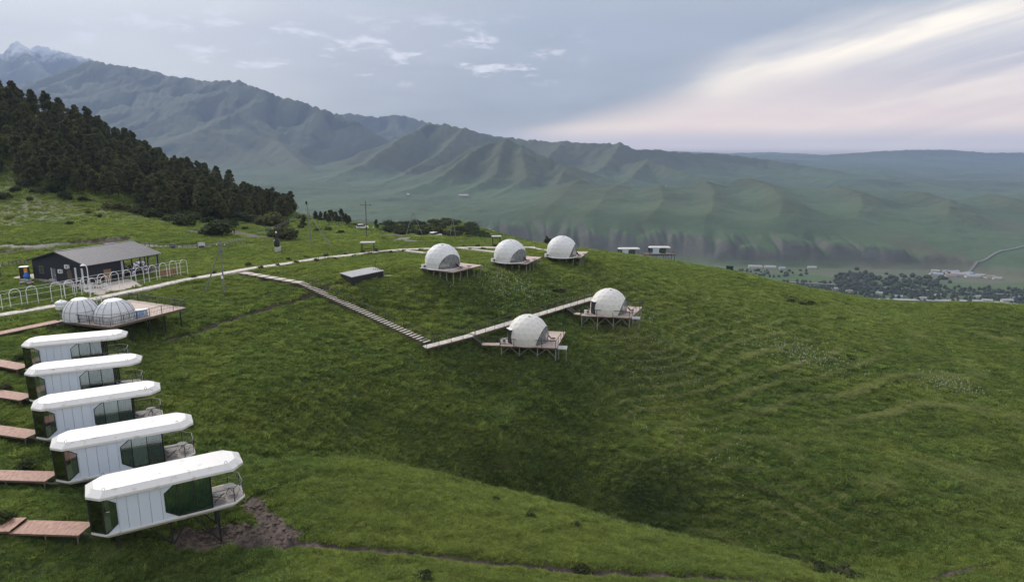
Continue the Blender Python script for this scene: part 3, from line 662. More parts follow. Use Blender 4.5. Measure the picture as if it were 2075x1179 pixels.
# ------------------------------------------------------------------ capsule cabins
def octa(x0, x1, hw, c, ins=0.0):
    x0 += ins; x1 -= ins; hw -= ins; c = max(0.05, c - ins * 0.41)
    return [(x0 + c, -hw), (x1 - c, -hw), (x1, -hw + c), (x1, hw - c), (x1 - c, hw), (x0 + c, hw), (x0, hw - c), (x0, -hw + c)]
def curtain(x0, x1, y, z0, z1, n=14, amp=0.05, poly=None):
    mb = MB(); m = max(4, int(n)); vs = []; fs = []
    for i in range(m + 1):
        x = x0 + (x1 - x0) * i / m; yy = y + (amp if i % 2 else -amp)
        vs += [(x, yy, z0), (x, yy, z1)]
    for i in range(m): fs.append((2 * i, 2 * i + 2, 2 * i + 3, 2 * i + 1))
    return mb.add(vs, fs)
def cabin(o, rz, label, curt=('g', 'g', 'g'), legs=True, group=None):
    t = empty('capsule_cabin', o, rz); tag(t, label, 'cabin', group)
    L, W, H, c = CAB_L, CAB_W, CAB_H, 0.75; hw = W / 2; XB = 6.95
    # tray under the floor
    MB().prism(octa(0, L, hw + 0.06, c, 0.22), -0.34, -0.10, octa(0, L, hw + 0.06, c)).prism(octa(0, L, hw + 0.06, c), -0.10, 0.02).build('floor_tray', WHITE, t)
    MB().prism([(XB + 0.02, -hw + 0.06), (L - c, -hw + 0.06), (L - 0.06, -hw + c), (L - 0.06, hw - c), (L - c, hw - 0.06), (XB + 0.02, hw - 0.06)], 0.025, 0.05).build('balcony_floor', GREYDECK, t)
    MB().prism(octa(0.1, XB, hw - 0.1, c), 0.026, 0.045).build('inner_floor', INNER, t)
    # roof shell
    roof = MB().prism(octa(-0.06, L + 0.06, hw + 0.14, c), H, H + 0.16).prism(octa(-0.06, L + 0.06, hw + 0.14, c), H + 0.16, H + 0.45, octa(-0.06, L + 0.06, hw + 0.14, c, 0.46)).build('roof', WHITE, t)
    for x in (0.95, L - 1.05):
        for s in (-1, 1):
            MB().tube([(x - 0.07, s * (hw - 0.34), H + 0.43), (x - 0.07, s * (hw - 0.34), H + 0.57), (x, s * (hw - 0.34), H + 0.63), (x + 0.07, s * (hw - 0.34), H + 0.57), (x + 0.07, s * (hw - 0.34), H + 0.43)], 0.035, 6).build('lifting_ring', GREYM, roof)
    for x in (3.3, 6.35): MB().bar((x, -hw + 0.36, H + 0.452), (x, hw - 0.36, H + 0.452), 0.035, 0.016).build('roof_joint', WALLP, roof)
    # long wall towards the camera: panels between the two pointed windows
    yN = -hw
    def plate(poly, name, m, y=yN, th=0.04, par=t):
        return MB().slab([(x, y, z) for x, z in poly], th, (0, 1, 0)).build(name, m, par)
    plate([(0.90, 0.02), (1.56, 0.02), (1.56, H), (0.94, H), (1.52, 1.97), (1.52, 0.53)], 'wall_panel', WALLP)
    xs = [1.575, 2.10, 2.74, 3.38, 4.02]
    for a, b in zip(xs[:-1], xs[1:]): plate([(a, 0.02), (b - 0.018, 0.02), (b - 0.018, H), (a, H)], 'wall_panel', WALLP)
    plate([(4.02, 0.02), (4.92, 0.02), (4.18, 0.53), (4.18, 1.83), (4.88, H), (4.02, H)], 'wall_panel', WALLP)
    plate([(0.8, 0.05), (XB, 0.05), (XB, H), (0.8, H)], 'back_wall', WALLP, y=hw - 0.05)
    # bay window
    bay = [(4.20, 0.55), (4.92, 0.06), (XB, 0.06), (XB, H - 0.01), (4.87, H - 0.01), (4.20, 1.82)]
    fr = MB()
    for a, b in zip(bay, bay[1:] + bay[:1]): fr.bar((a[0], yN - 0.005, a[1]), (b[0], yN - 0.005, b[1]), 0.05, 0.05)
    bf = fr.build('window_frame', BLACKM, t)
    for x in (4.93, 5.92): MB().bar((x, yN - 0.012, 0.07), (x, yN - 0.012, H - 0.02), 0.06, 0.05).build('mullion', BLACKM, bf)
    for poly in ([(4.22, 0.56), (4.91, 0.09), (4.91, H - 0.03), (4.88, H - 0.03), (4.22, 1.81)], [(4.95, 0.08), (5.90, 0.08), (5.90, H - 0.03), (4.95, H - 0.03)], [(5.94, 0.08), (XB - 0.03, 0.08), (XB - 0.03, H - 0.03), (5.94, H - 0.03)]):
        plate(poly, 'pane', GLASS, y=yN + 0.01, th=0.006, par=bf)
    cm = {'g': CUR_GREEN, 'y': CUR_GREY, 'w': CUR_WHITE, 't': CUR_TEAL}
    for (x0, x1), k in zip(((4.2, 4.9), (4.95, 5.9), (5.95, 6.9)), curt):
        if k != '-': curtain(x0, x1, yN + 0.16, 0.08, H - 0.04, (x1 - x0) * 14, 0.035).build('curtain', cm[k], t)
    # pointed side window at the entrance, its end glazing and door
    sw = [(0.78, 0.05), (0.90, 0.05), (1.50, 0.55), (1.50, 1.95), (0.92, H - 0.01), (0.78, H - 0.01)]
    ef = MB()
    for a, b in zip(sw, sw[1:] + sw[:1]): ef.bar((a[0], yN - 0.005, a[1]), (b[0], yN - 0.005, b[1]), 0.05, 0.05)
    P = [(0.76, -hw), (0.03, -hw + c), (0.03, -0.45), (0.03, 0.45), (0.03, hw - c), (0.76, hw)]
    for x, y in P: ef.bar((x, y, 0.04), (x, y, H - 0.005), 0.09, 0.09)
    for a, b in zip(P[:-1], P[1:]):
        for z in (0.07, H - 0.05): ef.bar((a[0], a[1], z), (b[0], b[1], z), 0.05, 0.06)
    ef = ef.build('entrance_frame', BLACKM, t)
    MB().slab([(x, yN + 0.01, z) for x, z in ((0.80, 0.07), (0.90, 0.07), (1.48, 0.57), (1.48, 1.93), (0.92, H - 0.03), (0.80, H - 0.03))], 0.006, (0, 1, 0)).build('pane', GLASS, ef)
    for i, (a, b) in enumerate(zip(P[:-1], P[1:])):
        d = Vector((b[0] - a[0], b[1] - a[1], 0)); n = Vector((d.y, -d.x, 0)).normalized(); a3, b3 = Vector((*a, 0)) + d * 0.06, Vector((*b, 0)) - d * 0.06
        if i == 2:
            door = MB().slab([a3 + Vector((0, 0, 0.09)), b3 + Vector((0, 0, 0.09)), b3 + Vector((0, 0, H - 0.07)), a3 + Vector((0, 0, H - 0.07))], 0.01, n).build('door', GLASS, t)
            MB().bar(Vector((a3.x - 0.05, a3.y + 0.08, 0.9)), Vector((a3.x - 0.05, a3.y + 0.08, 1.3)), 0.03, n=6).build('handle', BLACKM, door)
        else: MB().slab([a3 + Vector((0, 0, 0.09)), b3 + Vector((0, 0, 0.09)), b3 + Vector((0, 0, H - 0.07)), a3 + Vector((0, 0, H - 0.07))], 0.006, n).build('pane', GLASS, ef)
    curtain(1.12, 1.5, yN + 0.14, 0.3, H - 0.1, 7, 0.03).build('curtain', cm[curt[0] if curt[0] != '-' else 'y'], t)
    MB().box((1.9, 0.2, 1.15), (0.08, W - 0.5, H - 0.3)).build('partition', INNER, t)
    MB().box((5.4, 0.45, 0.32), (1.9, 1.6, 0.5)).build('bed', LINEN, t)
    # glazed end towards the balcony
    eb = MB()
    for y in (-hw + 0.02, -0.5, 0.5, hw - 0.02): eb.bar((XB, y, 0.03), (XB, y, H), 0.10, 0.10)
    for z in (0.07, H - 0.04): eb.bar((XB, -hw, z), (XB, hw, z), 0.06, 0.06)
    eb = eb.build('balcony_frame', BLACKM, t)
    for a, b in ((-hw + 0.08, -0.56), (-0.44, 0.44), (0.56, hw - 0.08)): MB().slab([(XB, a, 0.1), (XB, b, 0.1), (XB, b, H - 0.07), (XB, a, H - 0.07)], 0.006, (1, 0, 0)).build('pane', GLASS, eb)
    # balcony railing
    Q = [(XB + 0.1, -hw + 0.08), (L - c, -hw + 0.08), (L - 0.08, -hw + c), (L - 0.08, hw - c), (L - c, hw - 0.08), (XB + 0.1, hw - 0.08)]
    rl = MB()
    for a, b in zip(Q[:-1], Q[1:]):
        rl.bar((*a, 1.05), (*b, 1.05), 0.045); rl.bar((*a, 0.55), (*b, 0.55), 0.022)
        rl.bar((*a, 0.12), (*b, 1.0), 0.02)
    rl = rl.build('railing', GREYM, t)
    for x, y in Q[1:-1]: MB().bar((x, y, 0.03), (x, y, 1.07), 0.045).build('railing_post', BLACKM, rl)
    # steel underframe
    if legs:
        ux, uy = math.cos(rz), math.sin(rz)
        def gz(x, y): return hz(o[0] + ux * x - uy * y, o[1] + uy * x + ux * y) - o[2] - 0.25
        for x, y in ((7.3, -1.1), (7.3, 1.1), (4.4, -1.0), (4.4, 1.0)): MB().bar((x, y, gz(x, y)), (x, y, -0.30), 0.11).build('leg', BLACKM, t)
        for y in (-1.1, 1.1):
            MB().bar((7.25, y, gz(7.25, y) + 0.4), (5.7, y, -0.32), 0.08).build('brace', BLACKM, t)
            MB().bar((4.45, y * 0.91, gz(4.45, y) + 0.3), (5.6, y, -0.32), 0.08).build('brace', BLACKM, t)
            MB().bar((4.35, y * 0.91, gz(4.35, y) + 0.3), (3.1, y, -0.32), 0.08).build('brace', BLACKM, t)
        MB().bar((7.3, -1.05, gz(7.3, -1) + 0.4), (7.3, 1.05, -0.5), 0.07).build('brace', BLACKM, t)
        for y in (-0.9, 0.9): MB().bar((1.4, y, gz(1.4, y)), (1.4, y, -0.30), 0.20).build('leg', BLACKM, t)
        for y in (-1.0, 1.0): MB().bar((0.9, y, -0.37), (8.2, y, -0.37), 0.12).build('floor_beam', BLACKM, t)
    return t
labs = ['white capsule cabin nearest the camera, green curtains and black stilts over bare soil', 'second white capsule cabin from the front, striped grey curtains in its bay window',
        'middle one of five white capsule cabins in the row, third from the front', 'fourth white capsule cabin from the front with a folded chair on its balcony', 'farthest white capsule cabin of the row, just below the deck with bubble tents']
for ca, lb, cu in zip(CABINS, labs, (('g', 'g', 'g'), ('y', 'w', 'y'), ('y', 'w', 'y'), ('w', 't', 'y'), ('w', 'y', 't'))):
    cabin(ca['o'], ca['rz'], lb, cu, group='row of white capsule cabins on the slope')
FARC = []
for (px, py, Y, rz), lb in zip(((1252, 515.5, 285, 0.02), (1314, 512.5, 288, -0.03)), ('small far white capsule cabin on the hill crest, the one nearer the domes', 'small far white capsule cabin on a dark deck, rightmost on the hill crest')):
    p_ = atY(px, py, Y); FARC.append(p_); cabin(p_, rz, lb, ('t', 't', 't'), legs=False, group='two cabins on the far crest')
def deck_slab(name, corners, z, th, m, parent, side=DARKWOOD):
    d = MB().prism([(p[0], p[1]) for p in corners], z - 0.05, z).build(name, m, parent)
    MB().prism([(p[0], p[1]) for p in corners], z - th, z - 0.054).build('deck_frame', side, d)
    return d
for i, p_ in enumerate(FARC):
    t = empty('cabin_deck', (0, 0, 0)); tag(t, ('low dark deck under the far cabin nearer the domes', 'dark raised deck on braced posts under the rightmost far cabin')[i], 'deck', 'decks of the far cabins')
    zc = p_.z - 0.40
    cs = [(p_.x - 2.2, p_.y - 2.6), (p_.x + 11.0, p_.y - 2.6), (p_.x + 11.0, p_.y + 3), (p_.x - 2.2, p_.y + 3)]
    deck_slab('deck_boards', cs, zc, 0.3, DARKWOOD, t, BLACKM)
    for x in (p_.x - 1.8, p_.x + 3, p_.x + 7, p_.x + 10.6):
        for y in (p_.y - 2.3, p_.y + 2.7):
            MB().bar((x, y, hz(x, y) - 0.3), (x, y, zc - 0.3), 0.16).build('leg', BLACKM, t)
    if i: MB().bar((p_.x + 10.6, p_.y - 2.3, hz(p_.x + 10.6, p_.y - 2.3)), (p_.x + 7.5, p_.y - 2.3, zc - 0.3), 0.14).build('brace', BLACKM, t)
    rl = MB().bar((p_.x + 9.3, p_.y - 2.5, zc + 1.0), (p_.x + 10.9, p_.y - 2.5, zc + 1.0), 0.08).bar((p_.x + 10.9, p_.y - 2.5, zc + 1.0), (p_.x + 10.9, p_.y + 2.9, zc + 1.0), 0.08).build('railing', BLACKM, t)
    for x, y in ((p_.x + 9.3, p_.y - 2.5), (p_.x + 10.9, p_.y - 2.5), (p_.x + 10.9, p_.y + 2.9)): MB().bar((x, y, zc), (x, y, zc + 1.0), 0.07).build('railing_post', BLACKM, rl)

# chairs on the cabin balconies
def folding_chair(o, rz, label, m=GREYM):
    t = empty('lounge_chair', o, rz); tag(t, label, 'chair', 'chairs on balconies and decks')
    MB().slab([(-0.28, -0.2, 0.38), (0.28, -0.2, 0.38), (0.28, 0.45, 0.32), (-0.28, 0.45, 0.32)], 0.04, (0, 0, 1)).build('seat', m, t)
    MB().slab([(-0.28, 0.46, 0.34), (0.28, 0.46, 0.34), (0.28, 0.95, 0.95), (-0.28, 0.95, 0.95)], 0.04, (0, -0.8, 0.6)).build('backrest', m, t)
    for s in (-0.28, 0.28):
        MB().bar((s, -0.25, 0.0), (s, 0.6, 0.5), 0.035).build('leg', BLACKM, t); MB().bar((s, 0.55, 0.0), (s, -0.2, 0.40), 0.035).build('leg', BLACKM, t)
    return t
def small_table(o, label, m=GREYM, r=0.38, h=0.5):
    t = empty('side_table', o); tag(t, label, 'table', 'small tables on balconies and decks')
    MB().lathe([(r, h), (r, h + 0.03)], n=14).build('table_top', m, t)
    for k in range(3):
        a = k * 2.1; MB().bar((0.3 * math.cos(a), 0.3 * math.sin(a), 0), (-0.1 * math.cos(a), -0.1 * math.sin(a), h), 0.03).build('leg', BLACKM, t)
    return t
nm = ['nearest cabin', 'second cabin from the front', 'third cabin from the front', 'fourth cabin from the front', 'farthest cabin of the row']
for i, ca in enumerate(CABINS):
    M = Matrix.Translation(ca['o']) @ Matrix.Rotation(ca['rz'], 4, 'Z')
    folding_chair(M @ Vector((7.55, -0.45, 0.05)), ca['rz'] + 1.9, 'folding lounge chair on the balcony of the ' + nm[i], (GREYM, GREYM, GREYM, CUR_GREY, CUR_GREY)[i])
    if i < 3: small_table(M @ Vector((8.25, 0.1, 0.05)), 'small round table on the balcony of the ' + nm[i])

# ------------------------------------------------------------------ plank walks leading to the cabins
WALKS = []
def plank_walk(A, B, width, label, m=REDPLANK, pitch=0.145, posts=True, drop=0.0):
    A, B = Vector(A), Vector(B); d = B - A; Lh = math.hypot(d.x, d.y); rz = math.atan2(d.y, d.x); sl = d.z / Lh
    WALKS.append(((A.x, A.y), (B.x, B.y)))
    t = empty('plank_walk', A, rz); tag(t, label, 'boardwalk', 'red plank walks to the cabins')
    mb = MB(); n = int(Lh / pitch)
    for i in range(n):
        x = (i + 0.5) * pitch; j = random.Random(i).uniform(-0.012, 0.012)
        mb.box((x, 0, sl * x - 0.02 + j * 0.4), (pitch - 0.012, width + j, 0.04))
    o = mb.build('planks', m, t); o['kind'] = 'stuff'
    for s in (-1, 1): MB().bar((0, s * (width / 2 - 0.1), -0.115), (Lh, s * (width / 2 - 0.1), sl * Lh - 0.115), 0.07, 0.14).build('beam', DARKWOOD, t)
    k = max(2, int(Lh / 2.4))
    for i in range(k + 1):
        x = 0.15 + (Lh - 0.3) * i / k; q = A + Vector((d.x / Lh * x, d.y / Lh * x, 0)); g = hz(q.x, q.y) - A.z - 0.2
        if g < sl * x - 0.2:
            for s in (-1, 1): MB().bar((x, s * (width / 2 - 0.1), g), (x, s * (width / 2 - 0.1), sl * x - 0.19), 0.07).build('leg', DARKWOOD, t)
    return t
walk_lab = ['long red plank walk to the nearest cabin', 'red plank walk to the second cabin from the front', 'red plank walk to the third cabin from the front', 'red plank walk to the fourth cabin from the front', 'pale red plank walk to the farthest cabin of the row']
for ca, (ya, yb, px), lb in zip(CABINS, ((1070, 1046, 190), (962, 949, 108), (871, 868, 72), (797, 796, 48), (735, 735, 49)), walk_lab):
    z = ca['o'].z + 0.0
    B = atz(0, ya, z - 0.06); E_ = ca['o'] - Vector((math.cos(ca['rz']), math.sin(ca['rz']), 0)) * 0.25; E_.z = z - 0.02
    d = (B - E_); d.z = 0; d.normalize(); far = B + d * 5.0
    if ca is CABINS[0]:
        mid = atz(38, 1066, z - 0.04)
        plank_walk(E_, mid, 1.55, lb); plank_walk(mid + Vector((0, 0, 0.16)) + d * 0.02, far + Vector((0, 0, 0.16)), 1.62, 'raised end of the red plank walk at the left edge, before the nearest cabin')
    else: plank_walk(E_, far, 1.5, lb)
# ------------------------------------------------------------------ railings
def railing(parent, pts, h=1.05, post=1.3, m=BLACKM, baluster=None, rails=(1.0, 0.5), w=0.05):
    """posts and rails along 3-D points; every post is its own piece"""
    rb = MB()
    for a, b in zip(pts[:-1], pts[1:]):
        a, b = Vector(a), Vector(b)
        for r_ in rails: rb.bar(a + Vector((0, 0, h * r_)), b + Vector((0, 0, h * r_)), w if r_ == max(rails) else w * 0.6)
        if baluster:
            k = int((b - a).length / baluster)
            for i in range(1, k): q = a.lerp(b, i / k); rb.bar(q + Vector((0, 0, 0.06)), q + Vector((0, 0, h)), 0.022)
    r = rb.build('railing', m, parent)
    done = set()
    for a, b in zip(pts[:-1], pts[1:]):
        a, b = Vector(a), Vector(b); k = max(1, round((b - a).length / post))
        for i in range(k + 1):
            q = a.lerp(b, i / k); key = (round(q.x, 1), round(q.y, 1))
            if key in done: continue
            done.add(key); MB().bar(q - Vector((0, 0, 0.06)), q + Vector((0, 0, h + 0.02)), w).build('railing_post', m, r)
    return r

# ------------------------------------------------------------------ deck with the two ribbed bubble tents
DZ = 0.35
dW, dS, dE, dN = (atz(*q, DZ) for q in ((117, 650), (224, 662), (377, 623), (262, 607)))
t = empty('viewing_deck', (dS.x, dS.y, 0)); tag(t, 'large railed deck on black stilts carrying two ribbed bubble tents', 'deck')
loc = lambda p: (p[0] - dS.x, p[1] - dS.y)
cs = [loc(dS), loc(dE), loc(dN), loc(dW)]
deck_slab('deck_boards', cs, DZ, 0.32, PALEDECK, t)
C3 = lambda k, z=DZ: Vector((*cs[k], z))
ins = [Vector((*cs[k], DZ)).lerp(Vector((sum(c[0] for c in cs) / 4, sum(c[1] for c in cs) / 4, DZ)), 0.02) for k in range(4)]
railing(t, [ins[3], ins[0], ins[1], ins[2]], post=1.75, baluster=0.22)
railing(t, [ins[2], ins[2].lerp(ins[3], 0.35)], post=1.75, baluster=0.22)
for a in (0.06, 0.28, 0.5, 0.72, 0.95):
    for b in (0.05, 0.5, 0.94):
        q = (C3(0).lerp(C3(1), a)).lerp(C3(3).lerp(C3(2), a), b); g = hz(q.x + dS.x, q.y + dS.y)
        MB().bar((q.x, q.y, g - 0.3), (q.x, q.y, DZ - 0.3), 0.13).build('leg', BLACKM, t)
def bubble(o, rad, label, n=14):
    t = empty('bubble_tent', o, 0.15); tag(t, label, 'tent', 'ribbed bubble tents on the deck')
    prof = [(rad * 0.985, 0.0), (rad * 1.0, 0.45), (rad * 0.975, 0.95), (rad * 0.90, 1.45), (rad * 0.77, 1.95), (rad * 0.58, 2.35), (rad * 0.42, 2.55)]
    MB().lathe(prof, n=n * 2).build('membrane', MEMB, t)
    bmc = MB().lathe([(rad * 0.46, 2.50), (rad * 0.44, 2.58), (rad * 0.30, 2.70), (0.001, 2.76)], n=n * 2); bmc.build('cap', WHITEP, t)
    for k in range(n):
        a = 2 * math.pi * k / n
        MB().tube([((r_ + 0.015) * math.cos(a), (r_ + 0.015) * math.sin(a), z) for r_, z in prof], 0.055, 5).build('rib', GREYM, t)
    for z, r_ in ((0.03, rad), (1.20, rad * 0.945)):
        MB().tube([((r_ + 0.012) * math.cos(2 * math.pi * k / 28), (r_ + 0.012) * math.sin(2 * math.pi * k / 28), z) for k in range(29)], 0.05, 5).build('hoop', GREYM, t)
    MB().lathe([(0.55, 0.02), (0.55, 0.72), (0.6, 0.76)], n=16).build('inner_table', LINEN, t)
    for k in range(5):
        a = 2 * math.pi * k / 5 + 0.3
        MB().box((1.25 * math.cos(a), 1.25 * math.sin(a), 0.25), (0.5, 0.5, 0.46), a).build('inner_seat', CUR_GREY, t)
    return t
bubble(atz(166, 646, DZ) + Vector((0, 0, 0.0)), 2.1, 'left one of two ribbed translucent bubble tents with a white cap')
bubble(atz(234, 648, DZ) + Vector((0, 0, 0.0)), 2.35, 'right and larger of two ribbed translucent bubble tents with a white cap')
p_ = atz(285, 641, DZ)
t = empty('storage_chest', p_, 0.5); tag(t, 'white chest with pale blue front behind the deck railing, right of the tents', 'chest')
MB().box((0, 0, 0.42), (1.7, 0.8, 0.80)).build('body', PALEBLUE, t); MB().box((0, 0, 0.88), (1.76, 0.86, 0.10)).build('lid', WHITEP, t); MB().box((0.55, -0.415, 0.5), (0.3, 0.03, 0.5)).build('front_panel', WHITEP, t)
p_ = atz(126, 628, 0.0)
t = empty('water_tank', p_); tag(t, 'squat white ribbed tank on the grass behind the left bubble tent', 'tank')
tb = MB().lathe([(0.62, 0.0), (0.74, 0.12), (0.74, 0.3), (0.70, 0.34), (0.76, 0.4), (0.76, 0.75), (0.70, 0.8), (0.76, 0.86), (0.74, 1.1), (0.5, 1.25), (0.2, 1.3)], n=18).build('tank_body', WHITEP, t, smooth=True)
MB().lathe([(0.2, 1.3), (0.2, 1.38), (0.001, 1.4)], n=14).build('lid', WHITEP, t)
A = atz(118, 650, DZ - 0.02); B = atz(0, 676, 0.1); d = (B - A); d.z = 0; d.normalize()
plank_walk(A, B + d * 5, 1.5, 'red plank walk rising from the left edge to the deck with bubble tents')

# ------------------------------------------------------------------ pale path along the plateau
def ribbon(name, pts, width, th, m, label, lift=0.12, step=1.2):
    P = []
    for a, b in zip(pts[:-1], pts[1:]):
        a, b = Vector(a), Vector(b); k = max(1, int((b - a).length / step))
        P += [a.lerp(b, i / k) for i in range(k)]
    P.append(Vector(pts[-1])); vs = []; fs = []
    n = len(P)
    zs = np.array([hz(p.x, p.y) for p in P]); ker = np.ones(5) / 5; zs = np.convolve(np.pad(zs, 2, mode='edge'), ker, 'valid')
    for i, p in enumerate(P):
        d = (P[min(i + 1, n - 1)] - P[max(i - 1, 0)]); d.z = 0; d.normalize(); s = Vector((-d.y, d.x, 0)) * width / 2; z = zs[i] + lift
        vs += [(p.x + s.x, p.y + s.y, z), (p.x - s.x, p.y - s.y, z), (p.x + s.x, p.y + s.y, z - th), (p.x - s.x, p.y - s.y, z - th)]
    for i in range(n - 1):
        a, b = 4 * i, 4 * i + 4
        fs += [(a, a + 1, b + 1, b), (a + 1, a + 3, b + 3, b + 1), (a + 2, a, b, b + 2)]
    fs += [(0, 2, 3, 1), (4 * n - 4, 4 * n - 3, 4 * n - 1, 4 * n - 2)]
    o = MB().add(vs, fs).build(name, m); tag(o, label, kind='structure'); return o
PATH = [atz(px, py, 0.0) for px, py in ((-60, 652), (0, 641), (90, 626), (180, 609), (270, 590), (385, 567), (490, 550), (560, 539), (640, 527), (750, 513), (810, 508), (870, 505), (930, 503.5), (1000, 503.5), (1085, 503))]
MAINPATH = ribbon('path', PATH, 1.9, 0.6, PALEPATH, 'pale boarded path along the plateau', 0.24)
BR = [ribbon('path', [atz(*q, 0.0) for q in L], 1.1, 0.6, PALEPATH, lb, 0.34) for L, lb in (
    ([(808, 508.5), (835, 514), (862, 519.5)], 'narrow pale side path to the left upper dome'),
    ([(925, 504), (965, 509), (1004, 516)], 'narrow pale side path to the middle upper dome'),
    ([(1075, 504), (1110, 508)], 'narrow pale side path to the right upper dome'))]
TERR = [atz(px, py, 0.0) for px, py in ((20, 563), (70, 568), (130, 583), (200, 600), (290, 580), (262, 566), (200, 578), (120, 570), (70, 556))]
tr = MB().prism([(p.x, p.y) for p in TERR], -0.3, [hz(p.x, p.y) + 0.09 for p in TERR]).build('paved_terrace', mat('pale_paving', (0.42, 0.36, 0.32), 0.85, var=0.12, bump=0.2)); tag(tr, 'pale paving in front of the dark barn', kind='structure')

# ------------------------------------------------------------------ white arched trellis beside the path
t = empty('arched_trellis', atz(180, 600, 0.0)); tag(t, 'long white trellis of round arches along the path by the barn', 'trellis')
o_ = t.location.copy()
EDGE = [atz(px, py, 0.1) for px, py in ((-40, 638), (0, 630.5), (90, 614), (180, 597), (270, 579), (385, 556.5))]
def edge_at(px):
    best = None
    for a, b, (pa, pb) in zip(EDGE[:-1], EDGE[1:], ((-40, 0), (0, 90), (90, 180), (180, 270), (270, 385))):
        if pa <= px <= pb or best is None or px > pb: best = a.lerp(b, (px - pa) / (pb - pa))
        if pa <= px <= pb: break
    best = best.copy(); best.z = hz(best.x, best.y) + 0.12; return best
for px in (-6, 33, 67, 115, 142, 176, 208, 233, 259, 284, 309, 330, 351, 373):
    q = edge_at(px); d = (edge_at(px + 6) - edge_at(px - 6)); d.z = 0; d.normalize(); hwid = 0.70; hh = 1.95
    pts = [q - d * hwid + Vector((0, 0, -0.2)), q - d * hwid + Vector((0, 0, hh))] + [q - d * hwid * math.cos(a) + Vector((0, 0, hh + 0.70 * math.sin(a))) for a in np.linspace(0.25, math.pi - 0.25, 9)] + [q + d * hwid + Vector((0, 0, hh)), q + d * hwid + Vector((0, 0, -0.2))]
    MB().tube([p - o_ for p in pts], 0.085, 6).build('arch', WHITEP, t)
for z in (0.5, 1.5, 2.2, 2.62):
    MB().tube([edge_at(px) + Vector((0, 0, z)) - o_ for px in (-14, 33, 90, 150, 208, 270, 330, 376)], 0.045, 5).build('rail', WHITEP, t)
# second short row towards the barn
t2 = empty('arched_trellis', atz(175, 585, 0.0)); tag(t2, 'short white arched trellis standing between barn door and path', 'trellis'); o2 = t2.location.copy()
for px, py in ((140, 598), (165, 594), (188, 589), (214, 585)):
    q = atz(px, py, 0.1); d = Vector((0.53, 0.85, 0))
    pts = [q - d * 0.6] + [q - d * 0.6 * math.cos(a) + Vector((0, 0, 1.4 + 0.6 * math.sin(a))) for a in np.linspace(0.0, math.pi, 9)] + [q + d * 0.6]
    MB().tube([p - o2 for p in pts], 0.075, 6).build('arch', WHITEP, t2)
MB().tube([atz(px, py, 0.1) + Vector((0, 0, 1.9)) - o2 for px, py in ((140, 598), (165, 594), (188, 589), (214, 585))], 0.045, 5).build('rail', WHITEP, t2)

# ------------------------------------------------------------------ dark barn with the open terrace
bA = atz(180, 578, 0.0); bu = Vector((0.397, 0.918, 0)); bL, bW, bE, bR = 13.3, 13.6, 3.25, 4.95
t = empty('barn_restaurant', bA, math.atan2(bu.y, bu.x)); tag(t, 'dark clad barn with grey metal roof and open terrace end', 'building')
# local x along the ridge, local y away from the path
MB().slab([(0, 0, 0), (0, bW, 0), (0, bW, bE), (0, bW / 2, bR), (0, 0, bE)], 0.15, (1, 0, 0)).build('gable_wall', NAVY, t)
MB().box((3.1, 0.08, bE / 2), (5.8, 0.14, bE)).build('front_wall', NAVY, t); MB().box((bL / 2, bW - 0.08, bE / 2), (bL - 0.3, 0.14, bE)).build('rear_wall', NAVY, t)
MB().slab([(6.0, 0.15, 0), (6.0, bW - 0.2, 0), (6.0, bW - 0.2, bE - 0.1), (6.0, bW / 2, bR - 0.2), (6.0, 0.15, bE - 0.1)], 0.12, (1, 0, 0)).build('inner_wall', NAVY, t)
rf = []
nx = 14
for s, (y0, y1) in ((0, (-0.55, bW / 2)), (1, (bW + 0.55, bW / 2))):
    k = (bR - bE) / (bW / 2); z0 = bE - 0.55 * k + 0.08; z1 = bR + 0.08; y1b = y1 - 0.004 if s == 0 else y1 + 0.004
    o = MB().slab([(-0.5, y0, z0), (bL + 0.5, y0, z0), (bL + 0.5, y1b, z1), (-0.5, y1b, z1)], 0.10, (0, -k if s == 0 else k, 1)).build('roof_slope', ROOFG, t); rf.append(o)
    ss = MB()
    for i in range(nx * 2):
        x = -0.4 + (bL + 0.8) * i / (nx * 2 - 1); ss.bar((x, y0, z0 + 0.115), (x, y1, z1 + 0.115), 0.04, 0.03)
    o2_ = ss.build('standing_seams', ROOFG, o); o2_['kind'] = 'stuff'
MB().bar((-0.52, bW / 2, bR + 0.19), (bL + 0.52, bW / 2, bR + 0.19), 0.3, 0.05).build('ridge_cap', ROOFG, rf[0])
for y0, y1, z0, z1 in ((-0.57, bW / 2, bE - 0.02, bR + 0.04), (bW + 0.57, bW / 2, bE - 0.02, bR + 0.04)): MB().bar((-0.53, y0, z0 - 0.07), (-0.53, y1, z1), 0.06, 0.2).build('barge_board', BLACKM, t)
MB().box((bL / 2 + 3, bW / 2, 0.08), (bL - 6.2, bW - 0.4, 0.16)).build('terrace_floor', DARKWOOD, t)
for x in (6.6, 8.1, 9.7, 11.2, bL - 0.1):
    MB().bar((x, 0.1, 0), (x, 0.1, bE), 0.14).build('post', BLACKM, t)
for y in (3.4, 6.8, 10.2): MB().bar((bL - 0.1, y, 0), (bL - 0.1, y, bE + 0.8), 0.14).build('post', BLACKM, t)
MB().bar((6.0, 0.1, bE - 0.12), (bL, 0.1, bE - 0.12), 0.16).build('eave_beam', BLACKM, t)
railing(t, [Vector((7.0, 0.12, 0.16)), Vector((bL - 0.1, 0.12, 0.16)), Vector((bL - 0.1, bW - 0.5, 0.16))], h=0.95, post=2.2, baluster=0.3)
def gab(y, z, w_, h_, m, name, th=0.06, x=-0.02): return MB().box((x, y, z), (th, w_, h_)).build(name, m, t)
d1 = gab(8.2, 1.12, 0.95, 2.1, GREYM, 'door'); MB().box((-0.08, 7.85, 1.1), (0.05, 0.05, 0.2)).build('handle', WHITEP, d1)
